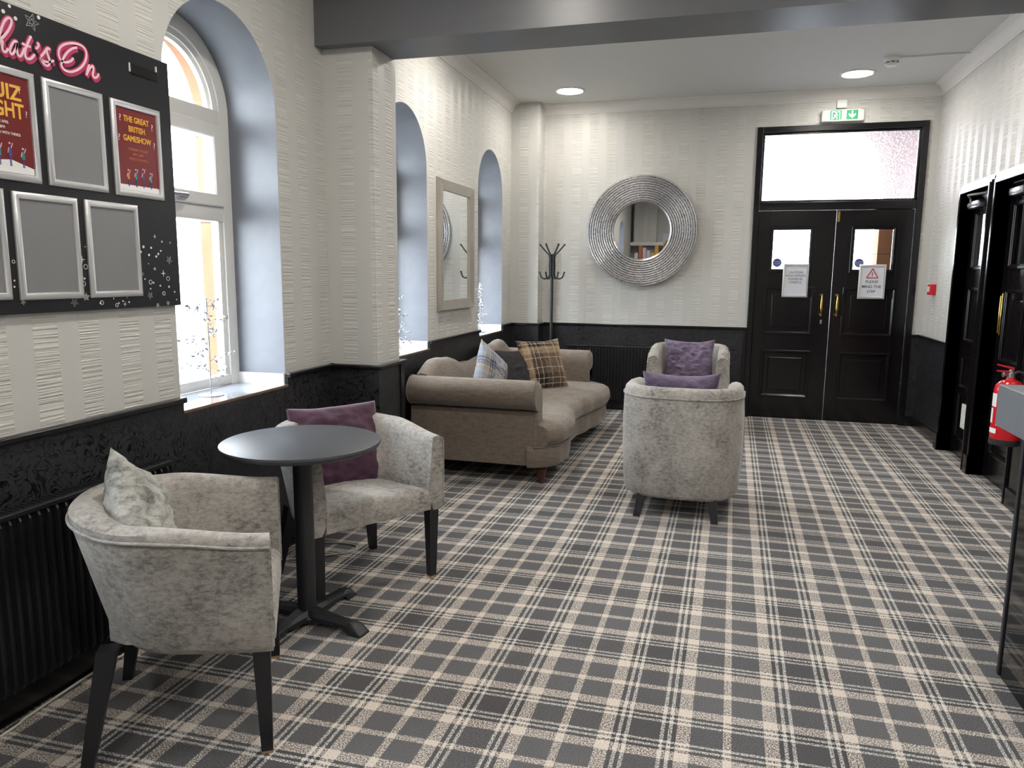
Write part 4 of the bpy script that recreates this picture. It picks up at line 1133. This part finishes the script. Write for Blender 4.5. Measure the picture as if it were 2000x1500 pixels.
# ------------------------------------------------------------ silver wire trees on the sills
def wire_tree(label, loc, seed, h=.42, spread=.17):
    t = thing('wire_tree_ornament', label, 'ornament', loc); rnd = random.Random(seed)
    bm = NB(); lathe(bm, [(0, 0), (.058, 0), (.058, .004), (.012, .007), (0, .007)], seg=32); finish(bm, 'base', 'steel', t, 40)
    bm = NB(); lb = NB(); tube(bm, [(0, 0, .005), (.003, 0, h*.5), (0, 0, h)], .0028, 8)
    for k in range(13):
        z0 = .07+(h-.10)*k/12; a = rnd.uniform(0, 2*PI) if k % 2 else rnd.choice((PI/2, -PI/2))+rnd.uniform(-.7, .7); L = spread*(1-.55*k/12)*rnd.uniform(.7, 1.1)
        c, s = math.cos(a), math.sin(a)
        pts = smooth_path([(0, 0, z0), (c*L*.5, s*L*.5, z0+.02), (c*L, s*L, z0+rnd.uniform(-.02, .06))], 4); tube(bm, pts, .0012, 5)
        for m in range(10):
            p = pts[min(len(pts)-1, 2+m*len(pts)//12)]+Vector((rnd.uniform(-.02, .02), rnd.uniform(-.02, .02), rnd.uniform(-.02, .02)))
            d = Vector((rnd.uniform(-1, 1), rnd.uniform(-1, 1), rnd.uniform(-.6, .6))).normalized(); q = d.orthogonal().normalized(); n_ = d.cross(q); L2 = rnd.uniform(.008, .015)
            vs = [lb.verts.new(p+v) for v in (d*L2, q*L2*.5, -d*L2, -q*L2*.5, n_*L2*.3, -n_*L2*.3)]
            for i in range(4):
                for e in (4, 5): lb.faces.new((vs[i], vs[(i+1) % 4], vs[e]))
            tube(bm, [pts[min(len(pts)-1, 2+m*len(pts)//12)], p], .0007, 4)
    finish(bm, 'wire_stem', 'steel', t); finish(lb, 'bead_leaves', 'crystal', t)
wire_tree('silver wire tree ornament on the sill of the nearest window', (-2.262, 2.90, ZS), 3, .45, .19)
wire_tree('silver wire tree ornament mostly hidden behind the pillar on the middle window sill', (-2.25, 4.86, ZS), 8, .42, .19)
wire_tree('silver wire tree ornament on the farthest arched window sill', (-2.25, 6.90, ZS), 11, .46, .17)

# ------------------------------------------------------------ floor cable
bm = NB()
P = [(-2.06, .9), (-2.062, 1.58), (-2.075, 1.70), (-2.085, 2.02), (-2.055, 2.3), (-2.065, 2.7), (-2.05, 3.03), (-1.95, 3.12), (-1.84, 3.20), (-1.755, 3.27), (-1.77, 3.35), (-1.85, 3.37), (-1.97, 3.35), (-2.055, 3.37), (-2.05, 3.45), (-1.98, 3.56), (-1.93, 3.64), (-1.88, 3.70), (-1.78, 3.735)]
tube(bm, smooth_path([(x, y, .005) for x, y in P], 6), .0048, 6)
tag(finish(bm, 'floor_cable', 'cable', None, 60), 'thin cream cable trailing on the carpet along the left wall', 'cable')

# ------------------------------------------------------------ bar counter and fire extinguisher
t = thing('bar_counter', 'black glossy bar counter with grey top at the right picture edge', 'counter', (1.04, 2.89, 0))
bm = NB(); box(bm, .0, .56, -3.2, -.004, .0, .90); finish(bm, 'front_panel', 'counter_front', t)
bm = NB(); box(bm, -.006, .012, -.014, .004, .0, .895, .002); finish(bm, 'corner_strip', 'black_metal', t)
bm = NB(); box(bm, -.045, .62, -3.2, .155, .888, 1.040, .004); finish(bm, 'counter_top', 'counter_top', t)
t = thing('fire_extinguisher', 'red fire extinguisher mounted beside the right-hand doors behind counter', 'fire extinguisher', (1.700, 5.02, .425))
bm = NB(); lathe(bm, [(.0, .035), (.078, .035), (.080, .05), (.080, .33), (.074, .36), (.05, .385), (.026, .395), (.022, .41), (0, .41)], seg=40); finish(bm, 'cylinder', 'red_ext', t, 40)
bm = NB(); lathe(bm, [(0, 0), (.079, 0), (.081, .004), (.081, .036), (0, .036)], seg=40); finish(bm, 'base_ring', 'black_metal', t, 40)
bm = NB(); lathe(bm, [(0, .405), (.019, .405), (.019, .435), (.013, .442), (.013, .455), (0, .455)], seg=20); tube(bm, [(-.01, 0, .425), (-.045, -.012, .425)], .011, 12); lathe(bm, [(0, 0), (.016, 0), (.016, .006), (0, .006)], (-.05, -.012, .425), 16, 'X')
finish(bm, 'valve', 'steel', t, 40)
bm = NB(); prism(bm, [(.01, -.011, .455), (-.075, -.011, .478), (-.078, -.011, .487), (.01, -.011, .470)], (0, .022, 0)); prism(bm, [(.01, -.011, .435), (-.072, -.011, .440), (-.08, -.011, .448), (.01, -.011, .447)], (0, .022, 0))
finish(bm, 'lever_handle', 'red_plastic', t)
bm = NB(); tube(bm, smooth_path([(.012, 0, .43), (.05, .0, .44), (.088, -.01, .40), (.093, -.01, .30), (.09, -.01, .12)]), .009, 10); finish(bm, 'hose', 'black_metal', t, 50)
bm = NB()
for z0, z1, a0, a1 in ((.23, .31, 150, 205), (.07, .10, 150, 215), (.12, .20, 210, 250), (.13, .22, 160, 190)):
    secs = [[(.0806*math.cos(R(a)), .0806*math.sin(R(a)), z0), (.0806*math.cos(R(a)), .0806*math.sin(R(a)), z1)] for a in range(a0, a1+1, 5)]
    loft(bm, secs, caps=False)
finish(bm, 'label_print', 'white_print', t)
bm = NB(); box(bm, .076, .1, -.03, .03, .10, .40, .002); finish(bm, 'wall_bracket', 'black_metal', t)

# ------------------------------------------------------------ what the round mirror shows behind the viewer
YF = Y0
bm = NB(); box(bm, -2.05, -1.52, YF, YF+.35, 2.18, ZC); struct(finish(bm, 'wall_front_boxing', 'wallpaper'), 'wallpapered boxing high on the wall behind the viewer', 'wall')
bm = NB(); box(bm, -2.12, -1.35, YF, YF+.42, 2.10, 2.18, .004); tag(finish(bm, 'wall_shelf', 'cornice'), 'pale shelf under the wallpapered boxing seen in the round mirror', 'shelf')
bm = NB(); box(bm, -1.98, -1.60, YF, YF+.03, 1.62, 2.08, .003); tag(finish(bm, 'white_board', 'paper'), 'plain pale board below the shelf seen in the round mirror', 'board')
t = thing('counter_display', 'colourful display unit seen at the bottom of the round mirror', 'display unit', (-1.68, YF+.36, 0))
bm = NB(); box(bm, -.38, .55, -.28, .28, 0, 1.74, .01); finish(bm, 'cabinet', 'black_satin', t)
for i, m in enumerate(('white_print', 'orange_print', 'pink_light', 'paper', 'yellow_print', 'yellow_print', 'red_paper', 'orange_print', 'yellow_print')):
    bm = NB(); x0 = -.33+.095*i; box(bm, x0, x0+.08, -.02+.02*(i % 3), .06, 1.74, 1.93+.06*(i*7 % 4), .004); tag(finish(bm, 'leaflet_box', m, t))
t = thing('wall_poster', 'colourful tall poster on the wall behind the viewer seen in the round mirror', 'poster', (-1.30, YF, 2.15))
bm = NB(); box(bm, -.09, .09, 0, .01, -.25, .25, .002); finish(bm, 'poster_sheet', 'paper', t)
bm = NB(); prism(bm, [(-.06, .0105, -.10), (.08, .0105, -.18), (.07, .0105, .05), (.0, .0105, .10), (-.04, .0105, .02)], (0, .001, 0)); finish(bm, 'poster_print', 'orange_print', t)
